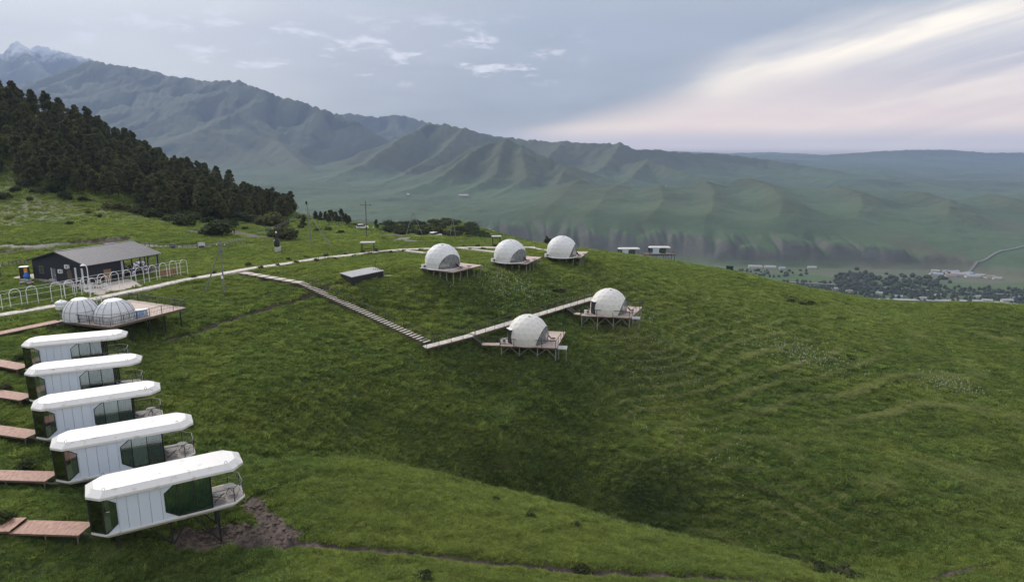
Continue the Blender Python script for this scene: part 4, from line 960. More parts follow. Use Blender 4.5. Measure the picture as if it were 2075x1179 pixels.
MB().box((-0.035, 8.75, 1.12), (0.10, 0.10, 2.2)).build('door_frame', WHITEP, d1)
d2 = gab(4.3, 1.12, 1.1, 2.15, DARKWOOD, 'door'); MB().box((-0.08, 3.9, 1.1), (0.05, 0.05, 0.2)).build('handle', GREYM, d2)
w1 = gab(11.3, 1.75, 1.1, 1.3, GREYM, 'window'); MB().box((-0.06, 11.3, 1.75), (0.02, 0.9, 1.1)).build('pane', GLASS, w1)
for y, z in ((6.3, 1.85), (4.5, 2.75)):
    a = MB().box((-0.18, y, z), (0.32, 0.85, 0.6)).build('air_conditioner', WHITEP, t); fg = MB().lathe([(0.2, 0), (0.2, 0.02)], n=14).build('fan_grille', GREYM, a)
    fg.rotation_euler = (0, -math.pi / 2, 0); fg.location = (-0.35, y - 0.1, z)
for y in (2.7, 1.1):
    o = curtain(-0.3, 0.3, 0, 0.45, 2.7, 6, 0.05).build('tied_curtain', CUR_WHITE, t)
    o.location = (-0.10, y, 0); o.rotation_euler = (0, 0, math.pi / 2); o.scale = (0.7, 1, 1)
MB().box((3.4, -0.02, 1.1), (1.3, 0.06, 1.9)).build('timber_door', WOOD, t)
for x, s in ((6.15, 0.5), (bL - 0.35, 0.5), (9.7, 0.4), (11.2, 0.4)):
    curtain(x, x + s, 0.25, 0.3, bE - 0.2, 6, 0.05).build('tied_curtain', CUR_GREY if x > 7 else CUR_WHITE, t)
for y in (8.2, 4.3):
    st = MB()
    for k in range(3): st.box((-0.35 - 0.3 * k, y, 0.22 - 0.09 * k), (0.3, 1.5, 0.44 - 0.14 * k))
    st.build('door_steps', CONC, t)
# terrace furniture
def set_table(o, rz, label):
    t = empty('dining_table', o, rz); tag(t, label, 'table', 'tables on the barn terrace')
    MB().box((0, 0, 0.74), (1.5, 0.8, 0.05)).build('table_top', LINEN, t)
    for x in (-0.65, 0.65):
        for y in (-0.3, 0.3): MB().bar((x, y, 0), (x, y, 0.72), 0.06).build('leg', BLACKM, t)
def set_chair(o, rz, label):
    t = empty('dining_chair', o, rz); tag(t, label, 'chair', 'dark chairs on the barn terrace')
    MB().box((0, 0, 0.45), (0.45, 0.45, 0.06)).build('seat', BLACKM, t); MB().box((0, 0.21, 0.75), (0.45, 0.05, 0.5)).build('backrest', BLACKM, t)
    for x in (-0.2, 0.2):
        for y in (-0.2, 0.2): MB().bar((x, y, 0), (x, y, 0.43), 0.04).build('leg', BLACKM, t)
TM = Matrix.Translation(bA) @ Matrix.Rotation(math.atan2(bu.y, bu.x), 4, 'Z')
for ti, x in enumerate((7.6, 9.7, 11.8)):
    for y in (1.6, 4.2):
        set_table(TM @ Vector((x, y, 0.16)), math.atan2(bu.y, bu.x), 'white topped table on the barn terrace, %s from the wall, %s row' % (ORD[ti], 'railing' if y < 2 else 'inner'))
        for dx in (-0.4, 0.4):
            for s in (-1, 1): set_chair(TM @ Vector((x + dx, y + s * 0.7, 0.16)), math.atan2(bu.y, bu.x) + (math.pi if s < 0 else 0), 'dark dining chair at the %s terrace table from the barn wall, %s row' % (ORD[ti], 'railing' if y < 2 else 'inner'))
# balloon arch at the terrace step
bp = TM @ Vector((8.3, -1.5, 0.0)); t = empty('balloon_arch', bp, math.atan2(bu.y, bu.x)); tag(t, 'arch of silver and violet balloons in front of the barn terrace', 'balloon arch')
BALW = mat('pale_violet_balloon', (0.62, 0.60, 0.70), 0.25, var=0.05); BALD = mat('dark_violet_balloon', (0.10, 0.08, 0.15), 0.25, var=0.05)
rb = random.Random(3); mbs = [MB(), MB()]
for k in range(120):
    a = math.pi * (k / 119); r_ = 1.15 + rb.uniform(-0.2, 0.2); cx_, cz_ = -r_ * math.cos(a) * 1.1, 0.25 + 2.3 * math.sin(a) ** 0.8 + rb.uniform(-0.15, 0.15); rr = rb.uniform(0.12, 0.22)
    prof = [(0.001, -rr), (rr * 0.7, -rr * 0.7), (rr, 0), (rr * 0.7, rr * 0.7), (0.001, rr)]
    mbs[0 if rb.random() < 0.6 else 1].lathe(prof, (cx_, rb.uniform(-0.2, 0.2), cz_), n=8)
for mb_, m_, nme in ((mbs[0], BALW, 'pale_balloons'), (mbs[1], BALD, 'dark_balloons')):
    o = mb_.build(nme, m_, t, smooth=True); o['kind'] = 'stuff'
# wooden bar front, kiosk, lamp, white furniture
q = atz(342, 563, 0.0); t = empty('timber_screen', q, math.atan2(0.85, 0.53)); tag(t, 'low brown timber screen behind the last trellis arches', 'screen')
for k in range(9): MB().box((-1.4 + k * 0.35, 0, 0.75), (0.33, 0.05, 1.5)).build('board', WOOD, t)
for x in (-1.5, 1.6): MB().bar((x, 0.07, -0.2), (x, 0.07, 1.6), 0.09).build('post', DARKWOOD, t)
q = atz(52, 566, 0.0); t = empty('vending_kiosk', q, 0.35); tag(t, 'orange and dark kiosk with a white top at the left corner of the barn', 'kiosk')
MB().box((0, 0, 1.05), (1.2, 0.9, 2.1)).build('cabinet', BLACKM, t); MB().box((0.3, -0.48, 1.2), (0.52, 0.06, 1.6)).build('front_panel', ORANGE, t); MB().box((0, 0, 2.15), (1.3, 1.0, 0.1)).build('top', WHITEP, t); MB().box((-0.62, 0, 1.05), (0.05, 0.8, 1.7)).build('side_panel', mat('dark_red_panel', (0.16, 0.03, 0.02), 0.5), t)
q = atz(56, 574, 0.0); t = empty('folded_parasol', q); tag(t, 'folded blue parasol on a white base in front of the orange kiosk', 'parasol')
MB().lathe([(0.03, 0.7), (0.42, 0.85), (0.48, 1.2), (0.25, 1.7), (0.05, 1.9)], n=10).build('canopy', BLUE, t); MB().bar((0, 0, 0), (0, 0, 2.0), 0.05, n=6).build('pole', WHITEP, t); MB().lathe([(0.28, 0.0), (0.28, 0.12), (0.05, 0.16)], n=12).build('base', WHITEP, t)
for i, (px, py) in enumerate(((48, 577), (62, 578), (55, 573))):
    q = atz(px, py, 0.05); t = empty('garden_bench', q, 0.3 + i); tag(t, ('small grey garden bench beside the blue parasol, leftmost', 'small grey garden bench beside the blue parasol, rightmost', 'small grey garden bench behind the blue parasol')[i], 'bench', 'grey benches by the barn')
    MB().box((0, 0, 0.42), (1.0, 0.4, 0.06)).build('seat', GALV, t); MB().box((0, 0.2, 0.72), (1.0, 0.05, 0.4)).build('backrest', GALV, t)
    for x in (-0.42, 0.42): MB().box((x, 0, 0.2), (0.05, 0.38, 0.4)).build('leg', GREYM, t)
q = atz(184, 604, 0.0); t = empty('street_lamp', q, 0.0); tag(t, 'white street lamp with a bent neck between barn and path', 'lamp')
MB().tube([(0, 0, -0.2), (0, 0, 3.2), (0.02, 0, 4.0), (0.0, 0, 4.6), (-0.15, 0, 4.85), (-0.45, 0, 4.95)], 0.13, 8).build('post', WHITEP, t)
lh = MB().lathe([(0.02, 0.22), (0.14, 0.2), (0.34, 0.05), (0.36, 0.0), (0.1, -0.03)], n=14).build('lamp_shade', WHITEP, t); lh.location = (-0.55, 0, 4.85)
MB().lathe([(0.14, 0.0), (0.14, 0.25), (0.08, 0.3)], n=10).build('base', WHITEP, t)
q = atz(2, 563, 0.0); t = empty('street_lamp', q, 0.0); tag(t, 'dark green lamp post with white globe at the left edge', 'lamp')
MB().tube([(0, 0, -0.2), (0, 0, 1.9)], 0.12, 8).build('post', GREENT, t); g_ = MB().lathe([(0.06, 0), (0.18, 0.08), (0.21, 0.2), (0.16, 0.34), (0.001, 0.4)], n=12).build('globe', WHITEP, t, smooth=True); g_.location = (0, 0, 1.88)
for i, (px, py) in enumerate(((168, 590), (178, 597), (190, 592), (202, 586), (214, 592))):
    q = atz(px, py, 0.1); t = empty('egg_chair', q, i * 1.3); tag(t, '%s white wire egg chair from the left on the paving before the barn' % ORD[i], 'chair', 'white egg chairs before the barn')
    sh = MB()
    for k in range(9):
        a = -0.6 + k * (4.4 / 8); sh.tube([(r_ * math.cos(a), r_ * math.sin(a), z) for r_, z in ((0.25, 0.38), (0.42, 0.6), (0.46, 0.85), (0.40, 1.15), (0.22, 1.4), (0.03, 1.5))], 0.035, 4)
    for r_, z in ((0.42, 0.6), (0.40, 1.15)): sh.tube([(r_ * math.cos(a), r_ * math.sin(a), z) for a in np.linspace(-0.6, 3.8, 12)], 0.035, 4)
    sh.build('wire_shell', WHITEP, t); MB().lathe([(0.28, 0.38), (0.30, 0.46)], n=12).build('cushion', CUR_GREY, t)
    for k in range(4):
        a = k * math.pi / 2; MB().bar((0.28 * math.cos(a), 0.28 * math.sin(a), 0), (0.2 * math.cos(a), 0.2 * math.sin(a), 0.42), 0.035).build('leg', WHITEP, t)
for i, (px, py) in enumerate(((206, 614), (197, 616), (189, 619), (231, 611))):
    q = atz(px, py, 0.0); t = empty('bollard_light', q); tag(t, '%s short white bollard light below the path behind the bubble tents' % ('third from left', 'second from left', 'leftmost', 'rightmost')[i], 'bollard', 'white bollards behind the bubble tents')
    MB().lathe([(0.05, -0.1), (0.05, 0.8)], n=8).build('post', WHITEP, t); g_ = MB().lathe([(0.05, 0), (0.13, 0.05), (0.13, 0.2), (0.03, 0.26)], n=10).build('head', WHITEP, t); g_.location = (0, 0, 0.8)

# ------------------------------------------------------------------ geodesic domes on their decks
SEAM = mat('dome_seam', (0.56, 0.55, 0.53), 0.7)
def ico_dome(R_, zc, co=None, no=None):
    bm = bmesh.new(); bmesh.ops.create_icosphere(bm, subdivisions=3, radius=R_)
    bmesh.ops.bisect_plane(bm, geom=bm.verts[:] + bm.edges[:] + bm.faces[:], plane_co=(0, 0, -zc), plane_no=(0, 0, -1), clear_outer=True)
    if co is not None: bmesh.ops.bisect_plane(bm, geom=bm.verts[:] + bm.edges[:] + bm.faces[:], plane_co=co, plane_no=no)
    vs = [Vector(v.co) for v in bm.verts]; bm.verts.index_update(); fs = [[v.index for v in f.verts] for f in bm.faces]; bm.free()
    return vs, fs
def dome(c, label, win_az, door_az=None, fabric=FABRIC, group='white geodesic domes', R_=3.1, zc=1.12, scenery=True):
    t = empty('dome_tent', c); tag(t, label, 'dome tent', group)
    wn_ = Vector((math.cos(win_az), math.sin(win_az), -0.34)).normalized()
    vs, fs = ico_dome(R_, zc, wn_ * (0.66 * R_), wn_)
    V = [(v.x, v.y, v.z + zc) for v in vs]; sk, wn = [], []
    for f in fs:
        m_ = sum((vs[k] for k in f), Vector()) / len(f)
        (wn if m_.dot(wn_) > 0.66 * R_ else sk).append(tuple(f))
    me = bpy.data.meshes.new('skin'); me.from_pydata(V, [], sk); me.update(); mesh_obj('skin', me, fabric, t)
    me2 = bpy.data.meshes.new('window'); me2.from_pydata(V, [], wn); me2.update(); wo_ = mesh_obj('bay_window', me2, FILM, t)
    es = {tuple(sorted((a, b))) for f in sk for a, b in zip(f, f[1:] + f[:1])}; sm = MB()
    for a, b in es: sm.bar(Vector(V[a]) * 1.001, Vector(V[b]) * 1.001, 0.02)
    so_ = sm.build('seams', SEAM, t); so_['kind'] = 'stuff'
    cnt = {}
    for f in wn:
        for a, b in zip(f, f[1:] + f[:1]): cnt[tuple(sorted((a, b)))] = cnt.get(tuple(sorted((a, b))), 0) + 1
    tb = MB(); tb2 = MB()
    for (a, b), k in cnt.items(): (tb if k == 1 else tb2).bar(Vector(V[a]) * 1.004, Vector(V[b]) * 1.004, 0.085 if k == 1 else 0.035)
    tb.build('window_border', WHITEP, wo_); tb2.build('window_struts', GREYM, wo_)
    MB().lathe([(math.sqrt(R_ ** 2 - zc ** 2) + 0.28, 0.0), (math.sqrt(R_ ** 2 - zc ** 2) + 0.28, 0.10), (math.sqrt(R_ ** 2 - zc ** 2) - 0.1, 0.14)], n=36).build('base_ring', WHITEP if fabric is FABRIC else PALEDECK, t)
    MB().lathe([(2.75, 0.11), (2.75, 0.15)], n=24).build('inner_floor', DARKWOOD, t)
    ca, sa = math.cos(win_az), math.sin(win_az)
    MB().box((-0.2 * ca, -0.2 * sa, 0.45), (1.7, 1.9, 0.55), win_az).build('bed', LINEN, t)
    MB().box((-1.2 * ca, -1.2 * sa, 0.9), (0.15, 2.0, 1.3), win_az).build('headboard', DARKWOOD, t)
    k_ = curtain(-1.5, 1.5, 0, 0.2, 2.1, 20, 0.06).build('curtain', CUR_GREY, t); k_.location = (-1.5 * ca, -1.5 * sa, 0); k_.rotation_euler = (0, 0, win_az + math.pi / 2)
    vent = MB().lathe([(0.16, 0), (0.16, 0.05), (0.001, 0.10)], n=8).build('vent_cap', GREYM, t); vv = Vector((0.15 * ca, 0.15 * sa - 0.75, 0)); vv.z = zc + math.sqrt(R_ ** 2 - vv.x ** 2 - vv.y ** 2) - 0.02; vent.location = vv
    if door_az is not None:
        a = door_az; dv = empty('door_porch', (2.72 * math.cos(a), 2.72 * math.sin(a), 0.1), a); dv.parent = t
        MB().box((0.0, 0, 1.08), (0.75, 1.15, 2.1)).build('door_leaf', BLACKM, dv); MB().box((0.02, 0, 2.2), (1.0, 1.4, 0.1)).build('porch_roof', WHITEP, dv)
        for z in (0.35, 0.85, 1.35, 1.85):
            for s in (-1, 1):
                l_ = MB().lathe([(0.15, 0), (0.15, 0.02)], n=14).build('round_pane', WHITEP, dv); l_.rotation_euler = (math.pi / 2 * s, 0, 0); l_.location = (0.05, -s * 0.585, z)
    return t
def air_unit(o, rz, label):
    t = empty('air_conditioner', o, rz); tag(t, label, 'air conditioner', 'white units beside the domes')
    MB().box((0, 0, 0.40), (0.85, 0.35, 0.65)).build('casing', WHITEP, t); g_ = MB().lathe([(0.22, 0), (0.22, 0.02)], n=14).build('fan_grille', GREYM, t); g_.rotation_euler = (math.pi / 2, 0, 0); g_.location = (0.1, -0.178, 0.42)
    for x in (-0.3, 0.3): MB().box((x, 0, 0.04), (0.06, 0.34, 0.08)).build('foot', BLACKM, t)
def dome_deck(corners, z, label, legs_n, parent_z, leg_m=GALV, braces=False, group='decks of the domes'):
    o = Vector((corners[0].x, corners[0].y, 0)); t = empty('dome_deck', o); tag(t, label, 'deck', group)
    cs = [(c.x - o.x, c.y - o.y) for c in corners]; deck_slab('deck_boards', cs, z, 0.22, PALEDECK, t)
    q = [Vector((*c, z)) for c in cs]
    A_, B_ = legs_n
    for i in range(A_ + 1):
        for j in range(B_ + 1):
            a, b = 0.02 + 0.96 * i / A_, 0.03 + 0.94 * j / B_
            if 0 < i < A_ and 0 < j < B_: continue
            p = q[0].lerp(q[1], a).lerp(q[3].lerp(q[2], a), b); g = hz(p.x + o.x, p.y + o.y)
            if g < z - 0.35: MB().bar((p.x, p.y, g - 0.25), (p.x, p.y, z - 0.2), 0.11 if braces else 0.09).build('leg', leg_m, t)
            if braces and j == 0:
                for s in (-1, 1):
                    e = a + s * 0.5 / A_
                    if 0 < e < 1:
                        p2 = q[0].lerp(q[1], e).lerp(q[3].lerp(q[2], e), b); MB().bar((p.x, p.y, max(g + 0.3, z - 1.6)), (p2.x, p2.y, z - 0.22), 0.06).build('brace', leg_m, t)
    return t, q
def para(L, Fr, Rr): return [L, Fr, Rr, L + Rr - Fr]
upd = [((849.5, 543), (918, 551.5), (977, 537.3), 0.95, (897, 541.5), -0.85, 'leftmost'), ((992.7, 529), (1067, 535), (1098, 521), 0.35, (1033.5, 529), -0.72, 'middle'), ((1104, 519), (1177, 522), (1192, 510), -0.15, (1138.5, 519), -0.25, 'rightmost')]
DOMES = []
for (l_, f_, r_, z, c_, waz, wd) in upd:
    cs = para(atz(*l_, z), atz(*f_, z), atz(*r_, z))
    t, q = dome_deck(cs, z, 'pale deck on thin stilts under the %s of the three upper domes' % wd, (5, 4), z)
    c = atz(*c_, z); c.z = z + 0.004; DOMES.append(c)
    dome(c, '%s of the three white geodesic domes on the upper edge of the plateau' % wd, waz)
    air_unit(c + Vector((-3.15, -1.2, 0)), 0.3, 'white air conditioner left of the %s upper dome' % wd)
    u = (cs[2] - cs[1]).normalized(); v = (cs[1] - cs[0]).normalized()
    folding_chair(Vector((c.x, c.y, z)) + v * 3.6 + u * 0.6, 2.2, 'dark lounge chair on the deck of the %s upper dome' % wd, BLACKM)
    small_table(Vector((c.x, c.y, z)) + v * 4.4 + u * 1.9, 'dark low table on the deck of the %s upper dome' % wd, BLACKM, 0.5, 0.35)
low = [((1013, 700), (1128, 705), (1146, 672), -6.9, (1070, 692), -0.35, 'front'), ((1176, 639), (1277, 644), (1302, 622), -5.7, (1233, 633.5), -0.30, 'rear')]
for (l_, f_, r_, z, c_, waz, wd) in low:
    cs = para(atz(*l_, z), atz(*f_, z), atz(*r_, z))
    t, q = dome_deck(cs, z, 'railed deck on braced stilts under the %s of the two lower domes' % wd, (3, 3), z, GALV, True)
    railing(t, [q[0] + (q[3] - q[0]) * 0.05, q[0], q[1].lerp(q[0], 0.02), q[1].lerp(q[2], 0.45)], post=2.3, rails=(1.0,), w=0.065)
    railing(t, [q[1].lerp(q[2], 0.75), q[2], q[3].lerp(q[2], 0.45)], post=1.6, rails=(1.0, 0.5), w=0.065)
    c = atz(*c_, z); c.z = z + 0.004; DOMES.append(c)
    dome(c, '%s of the two cream geodesic domes with black doors on the lower slope' % wd, waz, math.pi * 1.05 + 0.25, CREAMF, 'cream geodesic domes')
    air_unit(c + Vector((-3.75, -0.9, 0)), 0.3, 'white air conditioner left of the %s lower dome' % wd)
    u = (cs[2] - cs[1]).normalized(); v = (cs[1] - cs[0]).normalized()
    folding_chair(Vector((c.x, c.y, z)) + v * 3.7 + u * 1.2, 2.0, 'dark lounge chair on the deck of the %s lower dome' % wd, BLACKM)
    p = cs[1] + v * 0.75 + u * 0.75
    pd = empty('grey_slab', (p.x, p.y, z - 0.12), math.atan2(v.y, v.x)); tag(pd, 'pale grey slab jutting from the corner of the %s lower deck' % wd, 'slab')
    MB().box((0, 0, 0), (1.35, 1.7, 0.10)).build('slab_top', CONC, pd)
    for x in (-0.55, 0.55):
        w_ = Vector((p.x + x * v.x, p.y + x * v.y)); MB().bar((x, 0, hz(w_.x, w_.y) - z - 0.1), (x, 0, -0.05), 0.08).build('leg', GALV, pd)

# ------------------------------------------------------------------ stair down the slope and the walk to the lower domes
S0 = atz(492, 552, 0.10); S1 = atz(612, 573, -0.75); S2 = atz(868, 693, -6.35)
t = empty('hillside_stair', S0); tag(t, 'long straight stair of pale treads running down the grassy slope', 'stair')
d = S1 - S0; n = 7
dirh = Vector((d.x, d.y, 0)).normalized(); rzs = math.atan2(dirh.y, dirh.x)
sb = MB()
for i in range(n):
    a, b = S0.lerp(S1, i / n), S0.lerp(S1, (i + 1) / n); z = (a.z + b.z) / 2; L_ = math.hypot(b.x - a.x, b.y - a.y)
    m_ = (a + b) / 2 - S0; MB().box((m_.x, m_.y, z - S0.z), (L_ - (0.12 if i else -0.2), 1.5, 0.10), rzs).build('landing', PALEPATH, t)
    MB().box((m_.x, m_.y, z - S0.z - 0.20), (L_ - 0.05, 1.35, 0.28), rzs).build('landing_frame', DARKWOOD, t)
d = S2 - S1; nt = 42; dirh = Vector((d.x, d.y, 0)).normalized(); rzs = math.atan2(dirh.y, dirh.x); side = Vector((-dirh.y, dirh.x, 0))
for i in range(nt):
    c = S1.lerp(S2, (i + 0.5) / nt) - S0; tm = MB().box((0, 0, 0), (0.37, 1.45, 0.06)).build('tread', PALEPATH, t) if i == 0 else None
    if i == 0: tr0 = tm
    else: tm = tr0.copy(); COL.objects.link(tm); tm.parent = t
    tm.location = c; tm.rotation_euler = (0, 0, rzs)
for s in (-0.66, 0.66): MB().bar(S1 - S0 + side * s - Vector((0, 0, 0.20)), S2 - S0 + side * s - Vector((0, 0, 0.20)), 0.08, 0.24).build('stringer', DARKWOOD, t)
railing(t, [S1 - S0 + side * 0.76, S2 - S0 + side * 0.76], h=0.95, post=1.9, m=mat('brown_steel', (0.07, 0.055, 0.045), 0.6, var=0.2), rails=(1.0,), w=0.075)
for i in range(9):
    for s in (-0.66, 0.66):
        p = S1.lerp(S2, (i + 0.5) / 9) + side * s; g = hz(p.x, p.y)
        if g < p.z - 0.35: MB().bar(Vector((p.x, p.y, g - 0.2)) - S0, p - S0 - Vector((0, 0, 0.3)), 0.09).build('leg', DARKWOOD, t)
BSTEEL = MATS['brown_steel']
K0 = atz(860, 703, -6.45); K1 = atz(957, 678, -5.85); K2 = atz(1150, 619, -5.0); K3 = atz(1204, 603, -4.7)
t = empty('hillside_walk', K0); tag(t, 'pale railed boardwalk on posts climbing right past the two lower domes', 'boardwalk')
o_ = K0.copy()
for a, b, nm_ in ((K0, K1, 'boards'), (K1 + Vector((0, 0, 0.12)), K2, 'boards'), (K2, K3, 'boards')):
    d = b - a; dh = Vector((d.x, d.y, 0)).normalized(); s = Vector((-dh.y, dh.x, 0)) * 0.72
    MB().slab([a - o_ - s, b - o_ - s, b - o_ + s, a - o_ + s], 0.07, (0, 0, -1)).build('boards', PALEPATH, t)
    for e in (-0.85, 0.85): MB().bar(a - o_ + s * e - Vector((0, 0, 0.19)), b - o_ + s * e - Vector((0, 0, 0.19)), 0.07, 0.22).build('beam', DARKWOOD, t)
    railing(t, [a - o_ + s, b - o_ + s], h=0.95, post=2.0, m=BSTEEL, rails=(1.0,), w=0.075)
    if a is not K0: pass
    railing(t, [a - o_ - s, b - o_ - s], h=0.85, post=2.0, m=BSTEEL, rails=(0.97,), w=0.05)
    k = max(2, int(d.length / 3.5))
    for i in range(k):
        for e in (-1, 1):
            p = a.lerp(b, (i + 0.5) / k) + s * e * 0.85; g = hz(p.x, p.y)
            if g < p.z - 0.4: MB().bar(Vector((p.x, p.y, g - 0.2)) - o_, p - o_ - Vector((0, 0, 0.28)), 0.09).build('leg', DARKWOOD, t)
for (pt, pb, br, zt, zb, wd) in (((958, 681), (977, 696), (1013, 697), -5.75, -6.85, 'front'), ((1149, 622), (1166, 634), (1177, 636), -5.0, -5.65, 'rear')):
    a, b, c = atz(*pt, zt), atz(*pb, zb), atz(*br, zb)
    t = empty('deck_stair', a); tag(t, 'short dark steel stair with landing bridge to the %s lower dome' % wd, 'stair', 'side stairs to the lower domes')
    d = b - a; dh = Vector((d.x, d.y, 0)).normalized(); s = Vector((-dh.y, dh.x, 0)) * 0.55
    for i in range(6):
        p = a.lerp(b, (i + 0.5) / 6) - a; MB().box(p, (0.27, 1.1, 0.05), math.atan2(dh.y, dh.x)).build('tread', BSTEEL, t)
    for e in (-1, 1): MB().bar(s * e - Vector((0, 0, 0.12)), b - a + s * e - Vector((0, 0, 0.12)), 0.05, 0.2).build('stringer', BLACKM, t)
    d = c - b; dh = Vector((d.x, d.y, 0)).normalized(); s = Vector((-dh.y, dh.x, 0)) * 0.6
    MB().slab([b - a - s, c - a - s, c - a + s, b - a + s], 0.08, (0, 0, -1)).build('bridge_boards', PALEDECK, t)
    for e in (-0.9, 0.9): MB().bar(b - a + s * e - Vector((0, 0, 0.16)), c - a + s * e - Vector((0, 0, 0.16)), 0.06, 0.14).build('beam', DARKWOOD, t)
    railing(t, [b - a + s, c - a + s], h=0.95, post=1.5, m=BSTEEL, rails=(1.0, 0.5), w=0.05)
    for e in (-1, 1):
        p = b + s * e * 0.85; g = hz(p.x, p.y); MB().bar(Vector((p.x, p.y, g - 0.2)) - a, p - a - Vector((0, 0, 0.1)), 0.09).build('leg', BSTEEL, t)

# ------------------------------------------------------------------ black flat-topped box on the slope
bx = [atz(690, 553, 0.55), atz(713, 561, 0.55), atz(777, 548, 0.55)]
bx.append(bx[0] + bx[2] - bx[1]); o_ = bx[0].copy(); o_.z = 0
t = empty('pump_house', o_); tag(t, 'low black box with a pale flat top set into the slope beside the stair', 'pump house')
pl = [(p.x - o_.x, p.y - o_.y) for p in bx]; cxx = (sum(p[0] for p in pl) / 4, sum(p[1] for p in pl) / 4)
MB().prism(pl, -1.6, 0.45).build('walls', mat('black_sheet', (0.022, 0.023, 0.026), 0.5, var=0.2, streak=(3, 3, 0.4)), t)
MB().prism([(p[0] + (p[0] - cxx[0]) * 0.03, p[1] + (p[1] - cxx[1]) * 0.03) for p in pl], 0.454, 0.56).build('flat_top', mat('pale_gravel_top', (0.36, 0.36, 0.36), 0.9, var=0.2, nscale=6), t)
MB().prism([(p[0] * 1.08 + 0.1, p[1] - 0.5 - (0.5 if p[1] < cxx[1] else 0)) for p in pl], -2.0, -1.15).build('footing', mat('brown_concrete', (0.22, 0.17, 0.14), 0.9, var=0.2), t)
lad = MB(); e0 = Vector((*pl[2], 0)); 
for k in range(4): lad.bar(e0 + Vector((0.06, -0.3, -0.9 + 0.35 * k)), e0 + Vector((0.06, -0.8, -0.9 + 0.35 * k)), 0.04)
for y in (-0.3, -0.8): lad.bar(e0 + Vector((0.06, y, -1.1)), e0 + Vector((0.06, y, 0.6)), 0.04)
lad.build('ladder', GREYM, t); MB().box((e0.x + 0.9, e0.y - 0.2, -0.35), (1.6, 0.4, 0.06)).build('pipe_cover', CONC, t)
for k in range(5): MB().lathe([(0.08, 0.5), (0.08, 0.72)], (pl[2][0] - 0.5 - 0.35 * k, pl[2][1] + 0.4 + 0.1 * k, 0), n=8).build('vent_pipe', BLACKM, t)

# ------------------------------------------------------------------ poles, wires and shelters
def gpt(px, py, Y=None, z=None):
    p = atY(px, py, Y) if Y else atz(px, py, z); p.z = hz(p.x, p.y); return p
p1 = gpt(453, 583, z=-0.2)
t = empty('utility_pole', p1); tag(t, 'grey concrete utility pole with a slanting strut near the stair head', 'utility pole', 'utility poles')
MB().bar((0, 0, -0.5), (0.15, 0, 8.6), 0.30, n=8, w2=0.18).build('post', POLEC, t); MB().bar((-3.3, 0.2, -0.4), (0.05, 0.02, 7.4), 0.24, n=8, w2=0.17).build('strut', POLEC, t)
MB().bar((-0.55, 0, 7.7), (0.85, 0, 7.7), 0.09).build('cross_arm', GREYM, t); MB().box((0.25, -0.1, 6.8), (0.5, 0.3, 0.4)).build('switch_box', GREYM, t); MB().box((0.0, -0.2, 2.6), (0.28, 0.22, 0.4)).build('meter_box', WHITEP, t)
for x in (-0.45, 0.15, 0.75): MB().lathe([(0.05, 0), (0.07, 0.08), (0.03, 0.2)], (x, 0, 7.75), n=8).build('insulator', WHITEP, t)
top1 = p1 + Vector((0.15, 0, 8.0))
p2 = gpt(632, 506, Y=150)
t = empty('utility_pole', p2); tag(t, 'tall grey concrete pole with a long strut and a lamp head at the road', 'utility pole', 'utility poles')
MB().bar((0, 0, -0.5), (-0.5, 0, 9.6), 0.30, n=8, w2=0.18).build('post', POLEC, t); MB().bar((5.0, -1.5, -0.5), (-0.35, 0, 7.6), 0.26, n=8, w2=0.18).build('strut', POLEC, t)
MB().bar((-0.9, 0, 8.0), (0.1, 0, 8.0), 0.1).build('cross_arm', GREYM, t); MB().box((-0.55, -0.1, 9.6), (0.3, 0.4, 0.7)).build('lamp_head', BLACKM, t)
top2 = p2 + Vector((-0.4, 0, 8.1))
p3 = gpt(743, 487, Y=168)
t = empty('utility_pole', p3); tag(t, 'dark wooden utility pole with a cross arm, tallest in the middle distance', 'utility pole', 'utility poles')
MB().bar((0, 0, -0.5), (0.15, 0, 9.0), 0.26, n=8, w2=0.18).build('post', POLEW, t); MB().bar((-1.15, 0, 7.95), (1.45, 0, 7.95), 0.14).build('cross_arm', POLEW, t)
for x in (-1.05, 0.15, 1.3): MB().lathe([(0.05, 0), (0.08, 0.08), (0.03, 0.22)], (x, 0, 8.02), n=8).build('insulator', GREYM, t)
top3 = p3 + Vector((0.15, 0, 8.2))
def aframe(px, py, Y, h, label, s=1.0):
    p = gpt(px, py, Y=Y); t = empty('utility_pole', p); tag(t, label, 'utility pole', 'utility poles')
    MB().bar((-0.9 * s, 0, -0.4), (0.1, 0, h), 0.2, n=8, w2=0.14).build('post', POLEC, t); MB().bar((1.1 * s, 0, -0.4), (0.2, 0, h), 0.18, n=8, w2=0.14).build('strut', POLEC, t); MB().bar((-0.7, 0, h - 0.5), (1.0, 0, h - 0.5), 0.1).build('cross_arm', GREYM, t)
    return p + Vector((0.1, 0, h))
top4 = aframe(917, 489, 205, 6.3, 'short grey A shaped pole pair left of the middle upper dome')
top5 = aframe(838, 488, 195, 6.6, 'faint grey pole with wide strut before the dark bushes', 2.6)
def wire(a, b, sag, label):
    pts = [a.lerp(b, i / 16) - Vector((0, 0, sag * 4 * (i / 16) * (1 - i / 16))) for i in range(17)]
    o = MB().tube([p - a for p in pts], 0.03, 4).build('power_line', GALV); o.location = a; tag(o, label, 'power line', 'power lines'); return o
for dx in (-0.5, 0.1, 0.7):
    wire(top1 + Vector((dx, 0, 0)), top2 + Vector((dx * 0.7, 0, 0)), 0.8, '%s thin power line from the strutted pole to the lamp pole' % ('left', 'middle', 'right')[round((dx + 0.5) / 0.6)])
    wire(top2 + Vector((dx * 0.7, 0, 0)), top3 + Vector((dx * 1.8, 0, 0)), 0.5, '%s thin power line from the lamp pole to the wooden pole' % ('left', 'middle', 'right')[round((dx + 0.5) / 0.6)])
